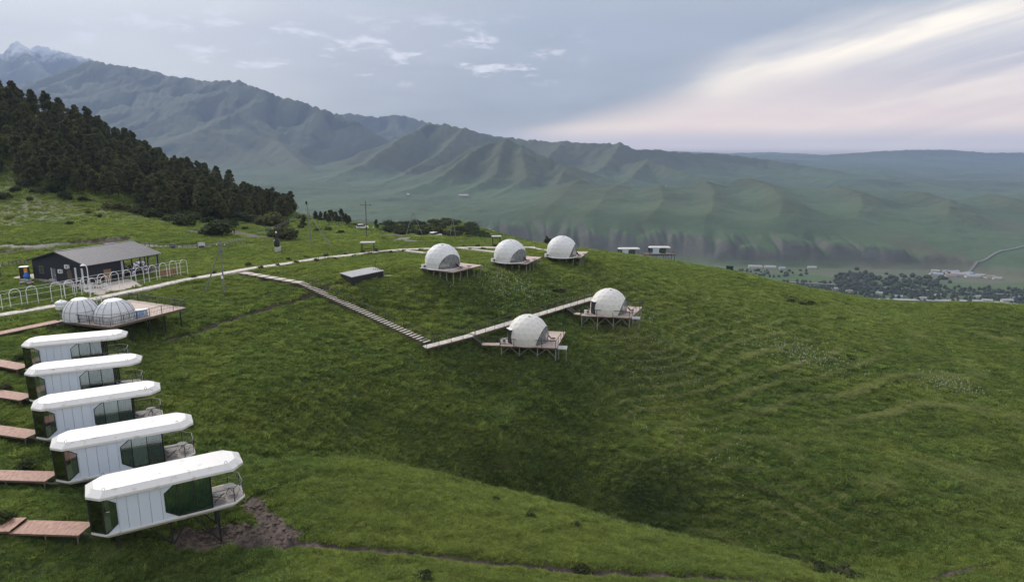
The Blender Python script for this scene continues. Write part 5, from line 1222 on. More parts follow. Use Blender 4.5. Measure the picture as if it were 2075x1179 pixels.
wire(top1, atY(-40, 500, 140), 0.6, 'thin power line leaving the strutted pole to the left')
def shelter(px, py, Y, label, w_=2.5, dd=1.6, h=2.2):
    p = gpt(px, py, Y=Y); t = empty('canopy_shelter', p, 0.1); tag(t, label, 'shelter', 'flat roofed shelters by the path')
    MB().box((0, 0, h + 0.06), (w_ + 0.5, dd + 0.5, 0.12)).build('roof', CONC, t)
    for x in (-w_ / 2, w_ / 2):
        for y in (-dd / 2, dd / 2): MB().bar((x, y, -0.2), (x, y, h), 0.10).build('post', BLACKM, t)
    MB().box((0, dd / 2 - 0.1, 0.45), (w_ - 0.4, 0.4, 0.06)).build('seat', DARKWOOD, t)
    return p
shelter(746, 512, 142, 'flat white shelter on four black posts by the path under the wooden pole')
shelter(1006, 502, 150, 'small flat white shelter partly behind the middle upper dome', 1.6, 1.4, 2.3)
q = gpt(763, 511, z=0.0); t = empty('litter_bin', q); tag(t, 'dark square litter bin beside the flat white shelter', 'bin')
MB().box((0, 0, 0.45), (0.65, 0.65, 0.9)).build('bin_body', mat('dark_olive_bin', (0.05, 0.06, 0.035), 0.7), t); MB().box((0, 0, 0.94), (0.72, 0.72, 0.08)).build('lid', BLACKM, t)

# black monument on a plinth
q = gpt(562, 508, Y=141); t = empty('monument', q, 0.4); tag(t, 'black bottle shaped monument with white tip on a grey plinth', 'monument')
MB().box((0.15, 0, 0.6), (1.2, 1.0, 1.3)).build('plinth', CONC, t)
MB().lathe([(0.52, 1.25), (0.56, 1.5), (0.56, 2.4), (0.5, 2.7), (0.30, 3.0), (0.26, 3.3), (0.30, 3.5), (0.22, 3.9), (0.12, 4.1)], n=14).build('body', BLACKM, t, smooth=True)
MB().lathe([(0.12, 4.1), (0.2, 4.25), (0.12, 4.4), (0.001, 4.45)], n=10).build('tip', WHITEP, t); MB().box((-0.48, -0.1, 2.55), (0.3, 0.4, 0.35)).build('shoulder_stone', CONC, t)
for x, y in ((-0.9, -0.6), (0.9, -0.6), (0.9, 0.6), (-0.9, 0.6)): MB().bar((x, y, -0.1), (x, y, 0.9), 0.06).build('guard_post', BLACKM, t)
# fence along the road and two little huts
def fence(pts, label, n, h=0.95):
    P = [gpt(px, py, Y=Y) for px, py, Y in pts]; t = empty('rail_fence', P[0]); tag(t, label, 'fence'); o_ = P[0]
    allp = []
    for a, b in zip(P[:-1], P[1:]):
        for i in range(n): q = a.lerp(b, i / n); q.z = hz(q.x, q.y); allp.append(q)
    allp.append(P[-1])
    for a in allp: MB().bar(a - o_ - Vector((0, 0, 0.2)), a - o_ + Vector((0, 0, h)), 0.09).build('post', DARKWOOD, t)
    for z in (0.35, 0.62, 0.88):
        rr = MB()
        for a, b in zip(allp[:-1], allp[1:]): rr.bar(a - o_ + Vector((0, 0, z)), b - o_ + Vector((0, 0, z)), 0.05)
        rr.build('rail', GREYM, t)
fence([(285, 500, 147), (350, 504, 146), (420, 504, 147), (500, 502, 150)], 'low grey rail fence along the road behind the barn', 7)
fence([(-40, 552, 124), (20, 549, 124), (60, 545, 126)], 'low dark rail fence at the left edge beside the barn', 5)
for (px, py, Y, lb) in ((409, 506, 145, 'tiny timber hut with a pitched roof at the end of the road fence'), (351, 507, 144, 'tiny dark hut at the road fence nearer the barn')):
    q = gpt(px, py, Y=Y); t = empty('timber_hut', q, 0.5); tag(t, lb, 'hut', 'tiny huts at the fence')
    s_ = 0.75 if px > 400 else 0.45
    MB().box((0, 0, 0.5 * s_), (1.3 * s_, 1.3 * s_, 1.0 * s_)).build('walls', DARKWOOD, t)
    for sg in (-1, 1): MB().slab([(-0.9 * s_, sg * 0.9 * s_, 0.85 * s_), (0.9 * s_, sg * 0.9 * s_, 0.85 * s_), (0.9 * s_, sg * 0.01, 1.75 * s_), (-0.9 * s_, sg * 0.01, 1.75 * s_)], 0.06, (0, sg * 0.7, 0.7)).build('roof_slope', GALV if px > 400 else BLACKM, t)
# tank on the crest
q = gpt(1478, 554, Y=186); t = empty('water_tank', q); tag(t, 'dark green cylindrical tank with a pale pipe on the right crest', 'tank')
MB().lathe([(0.98, -0.4), (0.98, 1.75), (0.85, 1.82)], n=20).build('tank_body', GREENT, t); MB().lathe([(1.03, 1.72), (1.03, 1.80)], n=20).build('rim', GREENT, t); MB().bar((-0.9, 0, 1.2), (-4.2, 0.5, 1.75), 0.12, n=6).build('inlet_pipe', CONC, t)

# ------------------------------------------------------------------ cars on the far track
CARW = mat('white_car_paint', (0.72, 0.72, 0.72), 0.3, var=0.02); CARD = mat('dark_car_glass', (0.02, 0.022, 0.025), 0.15, spec=0.5); TYRE = mat('tyre_rubber', (0.02, 0.02, 0.02), 0.8)
def car(p, rz, label, paint=CARW):
    t = empty('parked_car', p, rz); tag(t, label, 'car', 'cars on the far track')
    prof = [(-2.1, 0.35), (2.1, 0.35), (2.15, 0.75), (1.95, 0.98), (1.0, 1.05), (-2.0, 1.05), (-2.15, 0.8)]
    MB().slab([(x, -0.85, z) for x, z in prof], 1.7, (0, 1, 0)).build('body', paint, t)
    gp = [(0.95, 1.05), (0.35, 1.62), (-1.6, 1.62), (-1.95, 1.05)]; MB().slab([(x, -0.76, z) for x, z in gp], 1.52, (0, 1, 0)).build('windows', CARD, t)
    MB().slab([(x, -0.78, z) for x, z in ((0.36, 1.61), (0.2, 1.70), (-1.5, 1.70), (-1.62, 1.61))], 1.56, (0, 1, 0)).build('roof', paint, t)
    for x in (-1.3, 1.3):
        for s in (-1, 1):
            w_ = MB().lathe([(0.34, 0), (0.34, 0.2)], n=14).build('wheel', TYRE, t); w_.rotation_euler = (math.pi / 2 * s, 0, 0); w_.location = (x, s * 0.90 if s > 0 else -0.90, 0.34)
            r_ = MB().lathe([(0.2, 0), (0.2, 0.02)], n=10).build('rim', GREYM, w_); r_.location = (0, 0, -0.012)
    for y in (-0.6, 0.6): MB().box((2.13, y, 0.78), (0.08, 0.3, 0.14)).build('headlight', WHITEP, t)
for px, py, Y, rz, lb in ((735, 469, 245, 0.3, 'white car with dark windows parked on the grassy ridge by the wooden pole'), (992, 469, 320, 0.2, 'white car parked at the end of the bushy ridge'), (882, 479.5, 205, 0.9, 'small white car on the track before the dark bushes')):
    car(gpt(px, py, Y=Y), rz, lb)
q = gpt(757, 470, Y=245); t = empty('road_sign', q); tag(t, 'small white sign on a post right of the parked car on the ridge', 'sign')
MB().bar((0, 0, -0.2), (0, 0, 1.2), 0.07).build('post', GREYM, t); MB().box((0, -0.05, 1.1), (0.45, 0.04, 0.55)).build('sign_plate', WHITEP, t)
# ------------------------------------------------------------------ trees and bushes
def leaf_mat(name, c1_, c2_, tr=0.45):
    m = bpy.data.materials.new(name); m.use_nodes = True; t = NT(m.node_tree); b = t.n['Principled BSDF']
    g = t.node('ShaderNodeNewGeometry'); oi = t.node('ShaderNodeObjectInfo').outputs['Random']
    n = t.noise(t.node('ShaderNodeTexCoord').outputs['Object'], 0.9, 3, 0.6)
    col = t.mix(t.step(n, 0.35, 0.65), c1_, c2_); col = t.mix(t.math('MULTIPLY', oi, 0.5), col, t.mix(0.5, col, (0.045, 0.040, 0.016)))
    t.put(b.inputs['Base Color'], col); b.inputs['Roughness'].default_value = 0.8; b.inputs['Specular IOR Level'].default_value = 0.12
    tl = t.node('ShaderNodeBsdfTranslucent'); t.put(tl.inputs[0], col); mx = t.node('ShaderNodeMixShader'); mx.inputs[0].default_value = tr
    t.l.new(b.outputs[0], mx.inputs[1]); t.l.new(tl.outputs[0], mx.inputs[2]); t.l.new(mx.outputs[0], t.n['Material Output'].inputs[0]); return m
LEAF_D = leaf_mat('dark_conifer_leaf', (0.062, 0.074, 0.034), (0.125, 0.132, 0.058)); LEAF_O = leaf_mat('olive_leaf', (0.080, 0.092, 0.034), (0.145, 0.145, 0.056)); LEAF_B = leaf_mat('bush_leaf', (0.032, 0.050, 0.018), (0.064, 0.084, 0.030))
BARK = mat('bark', (0.07, 0.052, 0.04), 0.9, var=0.25)
def leaf_cloud(seed, n, shape, size, up=0.4):
    """many small leaf sprays spread through the volume returned by shape(rng)"""
    rg = np.random.default_rng(seed); vs = []; fs = []
    for i in range(n):
        p, out = shape(rg)
        nrm = out + rg.normal(0, 0.45, 3) + np.array((0, 0, up)); nrm /= np.linalg.norm(nrm)
        a = np.cross(nrm, rg.normal(0, 1, 3)); a /= np.linalg.norm(a) + 1e-9; b = np.cross(nrm, a); s = size * rg.uniform(0.55, 1.25); k = len(vs)
        vs += [tuple(p - a * s), tuple(p - b * s * 0.6 + nrm * s * 0.15), tuple(p + a * s), tuple(p + b * s * 0.6 + nrm * s * 0.1)]; fs.append((k, k + 1, k + 2, k + 3))
    me = bpy.data.meshes.new('foliage'); me.from_pydata(vs, [], fs); me.update(); return me
def conifer_mesh(seed, H, Rm, lean=0.0):
    rg0 = np.random.default_rng(seed + 100); nl = 34
    lob = [(rg0.uniform(0.06, 0.97) ** 0.8, rg0.uniform(0, 2 * np.pi), rg0.uniform(0.6, 1.1)) for _ in range(nl)]
    def shape(rg):
        h, a, k = lob[rg.integers(nl)]; prof = (1 - h) ** 0.52 * (0.45 + 0.55 * min(1, h / 0.22)) * Rm
        c = np.array((math.cos(a) * prof * 0.62 * k, math.sin(a) * prof * 0.62 * k, H * (0.10 + 0.90 * h)))
        r_ = (0.22 + 0.40 * prof) * np.array((1, 1, 0.85)); d = rg.normal(0, 1, 3); d /= np.linalg.norm(d); d[2] = d[2] * 0.9 + 0.1
        p = c + d * r_ * rg.uniform(0.55, 1.05) ; p[0] += lean * p[2] / H
        return p, d
    return leaf_cloud(seed, 2000, shape, 0.07 * Rm + 0.14)
def bush_mesh(seed, Rm, Hh, n=520):
    rg0 = np.random.default_rng(seed + 500); nl = 11
    lob = [(rg0.uniform(0, 2 * np.pi), rg0.uniform(0, 0.75), rg0.uniform(0.3, 0.55), rg0.uniform(0.15, 0.6)) for _ in range(nl)]
    def shape(rg):
        a, r0, rr, z0 = lob[rg.integers(nl)]; d = rg.normal(0, 1, 3); d /= np.linalg.norm(d)
        c = np.array((math.cos(a) * r0 * Rm, math.sin(a) * r0 * Rm, z0 * Hh)); p = c + d * rr * np.array((Rm, Rm, Hh)) * rg.uniform(0.6, 1.0); p[2] = max(0.05, p[2]); return p, d
    return leaf_cloud(seed, n, shape, 0.13 * Rm + 0.04)
def trunk_mesh(H, r_, seed):
    rg = random.Random(seed); mb = MB().tube([(0, 0, -0.4), (0.05, 0, H * 0.3), (rg.uniform(-.1, .1), rg.uniform(-.1, .1), H * 0.7)], r_ * 2, 6)
    for k in range(7):
        a = rg.uniform(0, 6.28); z = H * rg.uniform(0.15, 0.65); L_ = H * 0.16; mb.bar((0, 0, z), (math.cos(a) * L_, math.sin(a) * L_, z + L_ * 0.5), r_ * 0.5, n=5, w2=r_ * 0.2)
    return mb.mesh('trunk')
PROTO = []
for k, (H, Rm, m) in enumerate(((9.0, 3.5, LEAF_D), (10.5, 3.6, LEAF_D), (8.2, 3.7, LEAF_O), (7.2, 3.1, LEAF_D), (9.6, 4.0, LEAF_D), (8.8, 3.4, LEAF_O), (11.0, 3.8, LEAF_D))):
    cm_ = conifer_mesh(11 + k, H, Rm, (-0.3, 0.2, 0.0, 0.4, -0.1, 0.3, 0.1)[k]); cm_.materials.append(m); tm_ = trunk_mesh(H, 0.16, k); tm_.materials.append(BARK); PROTO.append((cm_, tm_))
BPROTO = []
for k, (Rm, Hh, m) in enumerate(((1.3, 1.5, LEAF_B), (1.6, 1.4, LEAF_B), (1.2, 1.7, LEAF_D), (1.5, 1.6, LEAF_O))):
    bm_ = bush_mesh(31 + k, Rm, Hh); bm_.materials.append(m); sm_ = MB()
    for j in range(5): sm_.bar((0, 0, -0.2), (math.cos(j * 1.3) * Rm * 0.5, math.sin(j * 1.3) * Rm * 0.5, Hh * 0.6), 0.08, n=5, w2=0.03)
    sm_ = sm_.mesh('stem'); sm_.materials.append(BARK); BPROTO.append((bm_, sm_))
def plant(kind, proto, p, s, rz, label, cat, group, names=('crown', 'trunk'), sz=None):
    t = empty(kind, p, rz); t.scale = (s, s, sz or s); tag(t, label, cat, group)
    for nme, me in zip(names, proto):
        o = bpy.data.objects.new(nme, me); COL.objects.link(o); o.parent = t
    return t
rt = random.Random(5)
FP = [(-30, 190), (0, 195), (100, 228), (200, 262), (300, 312), (400, 352), (500, 392), (560, 416), (602, 432), (578, 446), (520, 444), (450, 450), (380, 440), (330, 436), (260, 408), (150, 396), (70, 380), (0, 366), (-40, 360)]
cand = []
yy = 186.0
while yy < 300:
    xx = -250.0
    while xx < -40:
        cand.append((xx + rt.uniform(-2.6, 2.6), yy + rt.uniform(-2.6, 2.6))); xx += 5.6
    yy += 5.5
ca_ = np.array(cand); cz_ = hill(ca_[:, 0], ca_[:, 1]); pxs, pys = project(ca_[:, 0], ca_[:, 1], cz_)
ok = inpoly(pxs, pys, FP); tr_list = [(x, y, z, px, py) for (x, y), z, px, py, k in zip(cand, cz_, pxs, pys, ok) if k]
rt.shuffle(tr_list)
tr_list = tr_list[:300]
edge_r = max(tr_list, key=lambda q: q[3])
for i, (x, y, z, px, py) in enumerate(tr_list):
    s = rt.uniform(0.72, 1.12) * (0.78 if px > 470 else 1.0); k = rt.randrange(7)
    zone = 'on the skyline' if py < np.interp(px, [0, 100, 200, 300, 400, 500, 600], [235, 262, 300, 345, 382, 414, 440]) else ('at the lower edge' if py > np.interp(px, [0, 150, 260, 330, 450, 580], [345, 375, 385, 415, 432, 438]) else 'in the middle'); third = 'left' if px < 200 else ('central' if px < 400 else 'right')
    lb = 'dark conifer at the very right end of the forest on the hillside' if (x, y) == (edge_r[0], edge_r[1]) else '%s %s of the hillside forest, %s part' % ('lighter olive tree' if k in (2, 5) else 'dark conifer', zone, third)
    plant('conifer_tree', PROTO[k], (x, y, z - 0.2), s, rt.uniform(0, 6.28), lb, 'tree', 'trees of the hillside forest')
# single trees on the low ridge
def on(px, py, Y): p = atY(px, py, Y); p.z = hz(p.x, p.y) - 0.1; return p
for i, (px, py, Y, s) in enumerate(((640, 452, 258, 0.42), (650, 453, 258, 0.5), (661, 455, 258, 0.38), (671, 456, 260, 0.62), (682, 457, 260, 0.5), (692, 459, 260, 0.55), (702, 461, 260, 0.42), (708, 461, 262, 0.4), (668, 458, 256, 0.4))):
    plant('conifer_tree', PROTO[(i * 3) % 7], on(px, py, Y), s, i * 1.1, '%s small dark conifer in the ridge clump left of the wooden pole' % (ORD[i] if i < 8 else 'front'), 'tree', 'conifer clump on the ridge')
plant('conifer_tree', PROTO[1], on(763, 469, 252), 0.36, 1.0, 'lone slim dark tree right of the wooden pole', 'tree', None)
plant('conifer_tree', PROTO[3], on(616, 470, 215), 0.5, 1.0, 'lone small dark conifer on the slope left of the lamp pole', 'tree', None)
plant('conifer_tree', PROTO[6], on(325, 452, 190), 0.42, 1.0, 'lone small conifer on the grass below the forest', 'tree', None)
for i, px in enumerate((1108, 1114)): plant('conifer_tree', PROTO[3 * i], on(px, 500, 205), 0.42, i, ('small dark tree close left of the rightmost upper dome', 'second small dark tree beside the rightmost upper dome')[i], 'tree', 'trees behind the right upper dome')
BL = [(8, 402, 1.5), (28, 388, 1.3), (52, 378, 2.2), (110, 390, 2.6), (66, 390, 0.9), (82, 392, 1.2), (135, 402, 1.6), (170, 406, 1.1), (60, 405, 0.8), (228, 424, 1.6), (255, 426, 1.3), (200, 440, 0.8), (140, 455, 0.7), (180, 433, 0.7), (275, 432, 1.8), (295, 428, 2.0), (310, 440, 1.8), (340, 448, 1.3),
      (370, 458, 2.6), (355, 446, 1.7), (392, 448, 2.0), (405, 432, 2.2), (300, 436, 1.8), (330, 430, 2.0), (440, 444, 2.0), (425, 452, 1.8), (455, 442, 2.0), (460, 462, 2.0), (428, 476, 3.0), (446, 472, 2.2), (480, 447, 2.2), (500, 450, 2.4), (515, 452, 2.0), (470, 455, 1.6), (552, 458, 3.4), (532, 456, 2.0), (568, 455, 2.2), (600, 443, 1.2), (580, 486, 2.4), (566, 480, 2.2), (590, 478, 1.8), (610, 462, 1.0), (420, 446, 1.6), (350, 500, 0.6), (545, 470, 1.0), (496, 466, 0.9), (640, 470, 1.0), (665, 468, 1.1), (690, 474, 0.9), (728, 460, 1.0), (720, 458, 1.0)]
for i, (px, py, s) in enumerate(BL):
    pY = np.linspace(140, 290, 400); P_ = [atY(px, py, float(Y)) for Y in pY]; zz = hill(np.array([p.x for p in P_]), np.array([p.y for p in P_])); hk = [k for k in range(400) if P_[k].z <= zz[k]]
    Y = float(pY[hk[0]]) if hk else 260.0
    pal = py > 455 and px in (228, 552)
    plant('bush', BPROTO[3 if px in (552, 228, 255) else i % 3], on(px, py, Y), s * rt.uniform(0.9, 1.1), i * 0.7, 'large olive bush on the slope left of the lamp pole' if px == 552 else ('big dark bush above the bare bank left of the monument' if px == 428 else 'dark rounded bush below the forest, %s' % ('near the left frame edge' if px < 100 else 'above the barn roof' if px < 260 else 'left of the big dark bush' if px < 420 else 'between big dark bush and olive bush' if px < 545 else 'around the lamp pole and ridge')), 'bush', 'bushes below the forest', ('foliage', 'stem'), s * 0.85)
# scrub along the low ridge towards the valley
for i in range(110):
    px = rt.uniform(775, 1015); top = np.interp(px, [775, 840, 900, 960, 1000, 1020], [470, 459, 456, 462, 478, 486]); py = rt.uniform(top, min(490, top + 30)); Y = np.interp(py, [455, 490], [318, 235])
    p = on(px, py, float(Y)); plant('bush', BPROTO[i % 3], p, rt.uniform(1.2, 2.3), i * 1.9, 'dark green bush in the ridge scrub, %s' % ('left of the pale round bush' if px < 865 else 'behind the leftmost upper dome' if px < 945 else 'at the right end above the middle dome'), 'bush', 'scrub on the ridge', ('foliage', 'stem'), rt.uniform(1.0, 1.7))
plant('bush', BPROTO[3], on(882, 476, 250), 2.6, 0.3, 'pale grey green round bush amid the dark ridge scrub', 'bush', None, ('foliage', 'stem'))
# trimmed shrubs along the path
SH = [(433, 556, 0), (390, 564, 0), (503, 541, 0), (585, 528, 0), (623, 525, 0), (661, 521, 0), (699, 517, 0), (733, 513, 0), (528, 546, 1), (563, 540, 1), (603, 534, 1), (642, 531, 1), (679, 527, 1), (715, 523, 1), (750, 518.5, 1), (792, 513.5, 1), (821, 511.5, 1), (853, 509.5, 1), (875, 502, 0), (937, 501, 0), (968, 500.5, 0), (952, 507.5, 1), (981, 507.5, 1), (1004, 501, 0), (902, 507, 1)]
for i, (px, py, side_) in enumerate(SH):
    p = atz(px, py, 0.0); p.z = hz(p.x, p.y) - 0.02
    plant('path_shrub', BPROTO[i % 3], p, 0.40 + 0.06 * (i % 3), i, '%s small dark shrub from the left on the %s edge of the pale path' % (ORD[sorted(q[0] for q in SH if q[2] == side_).index(px)], 'near' if side_ else 'far'), 'shrub', 'shrubs lining the path', ('foliage', 'stem'))
for i, (px, py, z, lb) in enumerate(((8, 1062, -1.9, 'small dark shrub at the left frame edge beside the nearest plank walk'), (45, 944, -1.5, 'small dark shrub beside the plank walk to the second cabin'), (10, 789, -0.6, 'small dark shrub beside the plank walk to the fourth cabin'), (40, 722, -0.2, 'small dark shrub at the entrance of the farthest cabin'), (1128, 612, -5.6, 'dark shrub at the boardwalk between the two lower domes'), (1140, 610, -5.6, 'second dark shrub at the boardwalk left of the rear lower dome'))):
    p = atz(px, py, z); p.z = hz(p.x, p.y)
    plant('bush', BPROTO[i % 3], p, 0.55, i, lb, 'bush', None, ('foliage', 'stem'))
WE = [(1590, 1128, 0.4), (1610, 1136, 0.6), (1630, 1142, 0.5), (1652, 1150, 0.7), (1675, 1158, 0.8), (1705, 1166, 0.9), (1728, 1172, 0.7), (1600, 612, 0.9), (1625, 618, 1.0), (1645, 616, 0.8), (1730, 730, 0.6), (935, 966, 0.35), (1003, 1012, 0.3), (1068, 1047, 0.4), (1165, 1065, 0.4), (1180, 1166, 0.6), (860, 1172, 0.5)]
for i, (px, py, s) in enumerate(WE):
    pY = np.linspace(30, 180, 500); P_ = [atY(px, py, float(Y)) for Y in pY]; zz = hill(np.array([p.x for p in P_]), np.array([p.y for p in P_])); hk = [k for k in range(500) if P_[k].z <= zz[k]]
    p = on(px, py, float(pY[hk[0]])) if hk else on(px, py, 60)
    lb = '%s dark weed bush from the left in the weed strip at bottom right' % ORD[i] if py > 1100 and px > 1500 else ('%s dark weed bush in the hollow on the right crest' % {1600: 'left', 1625: 'middle', 1645: 'right'}.get(px) if px in (1600, 1625, 1645) else 'small dark weed tuft alone on the grass, %s' % {1730: 'on the right hillside', 935: 'leftmost along the spur crest', 1003: 'second along the spur crest', 1068: 'third along the spur crest', 1165: 'rightmost along the spur crest', 1180: 'beside the bottom track', 860: 'at the bottom frame edge'}[px])
    plant('bush', BPROTO[i % 3], p, s, i, lb, 'bush', 'weeds on the near slopes', ('foliage', 'stem'), s * 0.6)

# ------------------------------------------------------------------ grass
def clump(seed, n, hgt, spread, w_):
    rg = np.random.default_rng(seed); vs = []; fs = []
    for i in range(n):
        a = rg.uniform(0, 2 * np.pi); r_ = spread * math.sqrt(rg.uniform(0, 1)); x, y = r_ * math.cos(a), r_ * math.sin(a); h = hgt * rg.uniform(0.55, 1.15); b = rg.uniform(0, 2 * np.pi); lx, ly = rg.normal(0, 0.75 * h, 2); k = len(vs); dx_, dy_ = math.cos(b) * w_ / 2, math.sin(b) * w_ / 2
        vs += [(x - dx_, y - dy_, -0.05), (x + dx_, y + dy_, -0.05), (x + lx * 0.4 + dx_ * 0.8, y + ly * 0.4 + dy_ * 0.8, h * 0.6), (x + lx * 0.4 - dx_ * 0.8, y + ly * 0.4 - dy_ * 0.8, h * 0.6), (x + lx, y + ly, h)]
        fs += [(k, k + 1, k + 2, k + 3), (k + 3, k + 2, k + 4)]
    me = bpy.data.meshes.new('grass_clump'); me.from_pydata(vs, [], fs); me.update(); me.materials.append(BLADE); return me
GC = bpy.data.collections.new('grass_source')
for k in range(5):
    o = bpy.data.objects.new('grass_clump', clump(70 + k, 30, (0.17, 0.22, 0.18, 0.28, 0.20)[k], 0.38, 0.06)); GC.objects.link(o)
rg = np.random.default_rng(99); N = 440000
az = np.radians(rg.uniform(-46, 46, N)); u = rg.random(N)
r0, r1 = 30.0, 205.0; r_ = (r0 ** 0.55 + u * (r1 ** 0.55 - r0 ** 0.55)) ** (1 / 0.55)
N2 = 50000; az = np.concatenate([az, np.radians(rg.uniform(-46, 6, N2))]); r_ = np.concatenate([r_, np.sqrt(rg.uniform(200 ** 2, 330 ** 2, N2))]); N += N2
gx, gy = r_ * np.sin(az), r_ * np.cos(az); keep = np.ones(N, bool)
keep &= soil_mask(gx, gy) < 0.12 + 0.55 * rg.random(N); keep &= road_mask(gx, gy) < 0.3
d, _ = polydist(gx, gy, [(p.x, p.y) for p in PATH]); keep &= d > 0.98
for L in ([(808, 508.5), (862, 519.5)], [(925, 504), (1004, 516)], [(1075, 504), (1110, 508)]):
    d, _ = polydist(gx, gy, [(atz(*q, 0.0).x, atz(*q, 0.0).y) for q in L]); keep &= d > 0.6
d, _ = polydist(gx, gy, [(S0.x, S0.y), (S1.x, S1.y), (S2.x, S2.y)]); keep &= d > 0.75
keep &= ~inpoly(gx, gy, [(p.x, p.y) for p in TERR])
bq = [TM @ Vector(q) for q in ((-0.2, -0.2, 0), (bL + 0.1, -0.2, 0), (bL + 0.1, bW, 0), (-0.2, bW, 0))]; keep &= ~inpoly(gx, gy, [(p.x, p.y) for p in bq])
for wl in WALKS:
    d, _ = polydist(gx, gy, wl); keep &= d > 0.7
gx, gy = gx[keep], gy[keep]; r_ = r_[keep]; gz0_ = hill0(gx, gy); gz_ = hill(gx, gy, gz0_); n_ = len(gx)
tall = sstep(fbm(gx / 1.5 + 7, gy / 1.5, 3), -0.3, 0.7); broad = sstep(fbm(gx / 16, gy / 16 + 3, 3), -0.5, 0.6)
spur = sstep(gy, 62, 48)
sc = (0.52 + 0.95 * tall ** 1.6 * (0.6 + 0.4 * broad)) * (1.0 - 0.22 * spur) * np.interp(r_, [26, 60, 120, 200, 330], [0.8, 1.0, 1.2, 1.5, 2.4]) * rg.uniform(0.75, 1.3, n_)
gm = bpy.data.meshes.new('grass_points'); gm.vertices.add(n_); gm.vertices.foreach_set('co', np.stack([gx, gy, gz_], -1).ravel())
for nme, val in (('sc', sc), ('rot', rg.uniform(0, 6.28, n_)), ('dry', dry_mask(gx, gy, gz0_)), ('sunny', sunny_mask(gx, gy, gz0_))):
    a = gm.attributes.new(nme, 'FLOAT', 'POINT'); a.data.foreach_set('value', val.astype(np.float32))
gm.materials.append(BLADE)
grass = bpy.data.objects.new('meadow_grass', gm); COL.objects.link(grass); tag(grass, 'short uneven meadow grass covering the slopes', 'grass', kind='stuff')
ng = bpy.data.node_groups.new('scatter_grass', 'GeometryNodeTree'); ng.interface.new_socket('Geometry', in_out='INPUT', socket_type='NodeSocketGeometry'); ng.interface.new_socket('Geometry', in_out='OUTPUT', socket_type='NodeSocketGeometry')
g = NT(ng); gi = g.node('NodeGroupInput'); go = g.node('NodeGroupOutput')
ci = g.node('GeometryNodeCollectionInfo'); ci.inputs['Collection'].default_value = GC; ci.inputs['Separate Children'].default_value = True; ci.inputs['Reset Children'].default_value = True
iop = g.node('GeometryNodeInstanceOnPoints'); iop.inputs['Pick Instance'].default_value = True
def nattr(n): a = g.node('GeometryNodeInputNamedAttribute', data_type='FLOAT'); a.inputs['Name'].default_value = n; return a.outputs[0]
g.l.new(gi.outputs[0], iop.inputs['Points']); g.l.new(ci.outputs[0], iop.inputs['Instance'])
g.l.new(g.comb(0.0, 0.0, nattr('rot')), iop.inputs['Rotation']); sc_ = nattr('sc'); g.l.new(g.comb(sc_, sc_, sc_), iop.inputs['Scale'])
ri = g.node('FunctionNodeRandomValue', data_type='INT'); [s for s in ri.inputs if s.name == 'Max' and s.type == 'INT'][0].default_value = 4
g.l.new([s for s in ri.outputs if s.type == 'INT'][0], iop.inputs['Instance Index']); g.l.new(iop.outputs[0], go.inputs[0])
md = grass.modifiers.new('scatter', 'NODES'); md.node_group = ng

# white wildflowers in loose drifts, and clods on the dug earth
fm = MB(); rf_ = np.random.default_rng(4)
for px, py, sx, sy, n in ((1650, 728, 45, 18, 260), (1930, 782, 30, 16, 160), (1040, 590, 50, 18, 200), (1290, 642, 20, 12, 80), (1000, 560, 40, 14, 120), (1210, 615, 60, 20, 120), (1560, 690, 60, 25, 160), (1430, 900, 80, 40, 40), (1760, 640, 60, 15, 120), (1330, 720, 60, 25, 140)):
    c0 = hit(px, py)
    for k in range(n):
        q = (c0[0] + rf_.normal(0, sx * c0[1] / F), c0[1] + rf_.normal(0, sy * c0[1] / F * 2.4)); z = None
        fm.v.append((q[0], q[1], 0.0))
P_ = np.array(fm.v); zz = hill(P_[:, 0], P_[:, 1]); fm.v = []
for (x, y, _), z in zip(P_, zz):
    s = rf_.uniform(0.03, 0.07); h = z + rf_.uniform(0.22, 0.42); fm.lathe([(0.01, -h + z), (0.012, -0.03), (s, 0.0), (s * 0.6, 0.03), (0.004, 0.045)], (x, y, h), n=5, a0=rf_.uniform(0, 3))
fo = fm.build('wildflowers', mat('white_umbel', (0.62, 0.64, 0.56), 0.8)); tag(fo, 'drifts of small white wildflowers in the grass', 'flowers', kind='stuff')
cl = MB(); pts = [hit(*q) for q in ((400, 1092), (430, 1084), (470, 1078), (520, 1082), (570, 1090), (545, 1055), (520, 1030))]
cc = np.array([(p[0] + rf_.normal(0, 0.75), p[1] + rf_.normal(0, 0.75)) for p in pts for _ in range(60)]); zz = hill(cc[:, 0], cc[:, 1])
for (x, y), z in zip(cc, zz):
    s = 0.05 + 0.16 * rf_.random() ** 2.5; cl.lathe([(0.01, -s * 0.5), (s * rf_.uniform(0.7, 1.1), -s * 0.1), (s * rf_.uniform(0.6, 1.0), s * 0.35), (0.01, s * 0.6)], (x, y, z), n=5, a0=rf_.uniform(0, 3))
co_ = cl.build('earth_clods', mat('earth_clod', (0.095, 0.072, 0.06), 0.95, var=0.4)); tag(co_, 'clods of dug earth beside the nearest cabin', 'earth', kind='stuff')

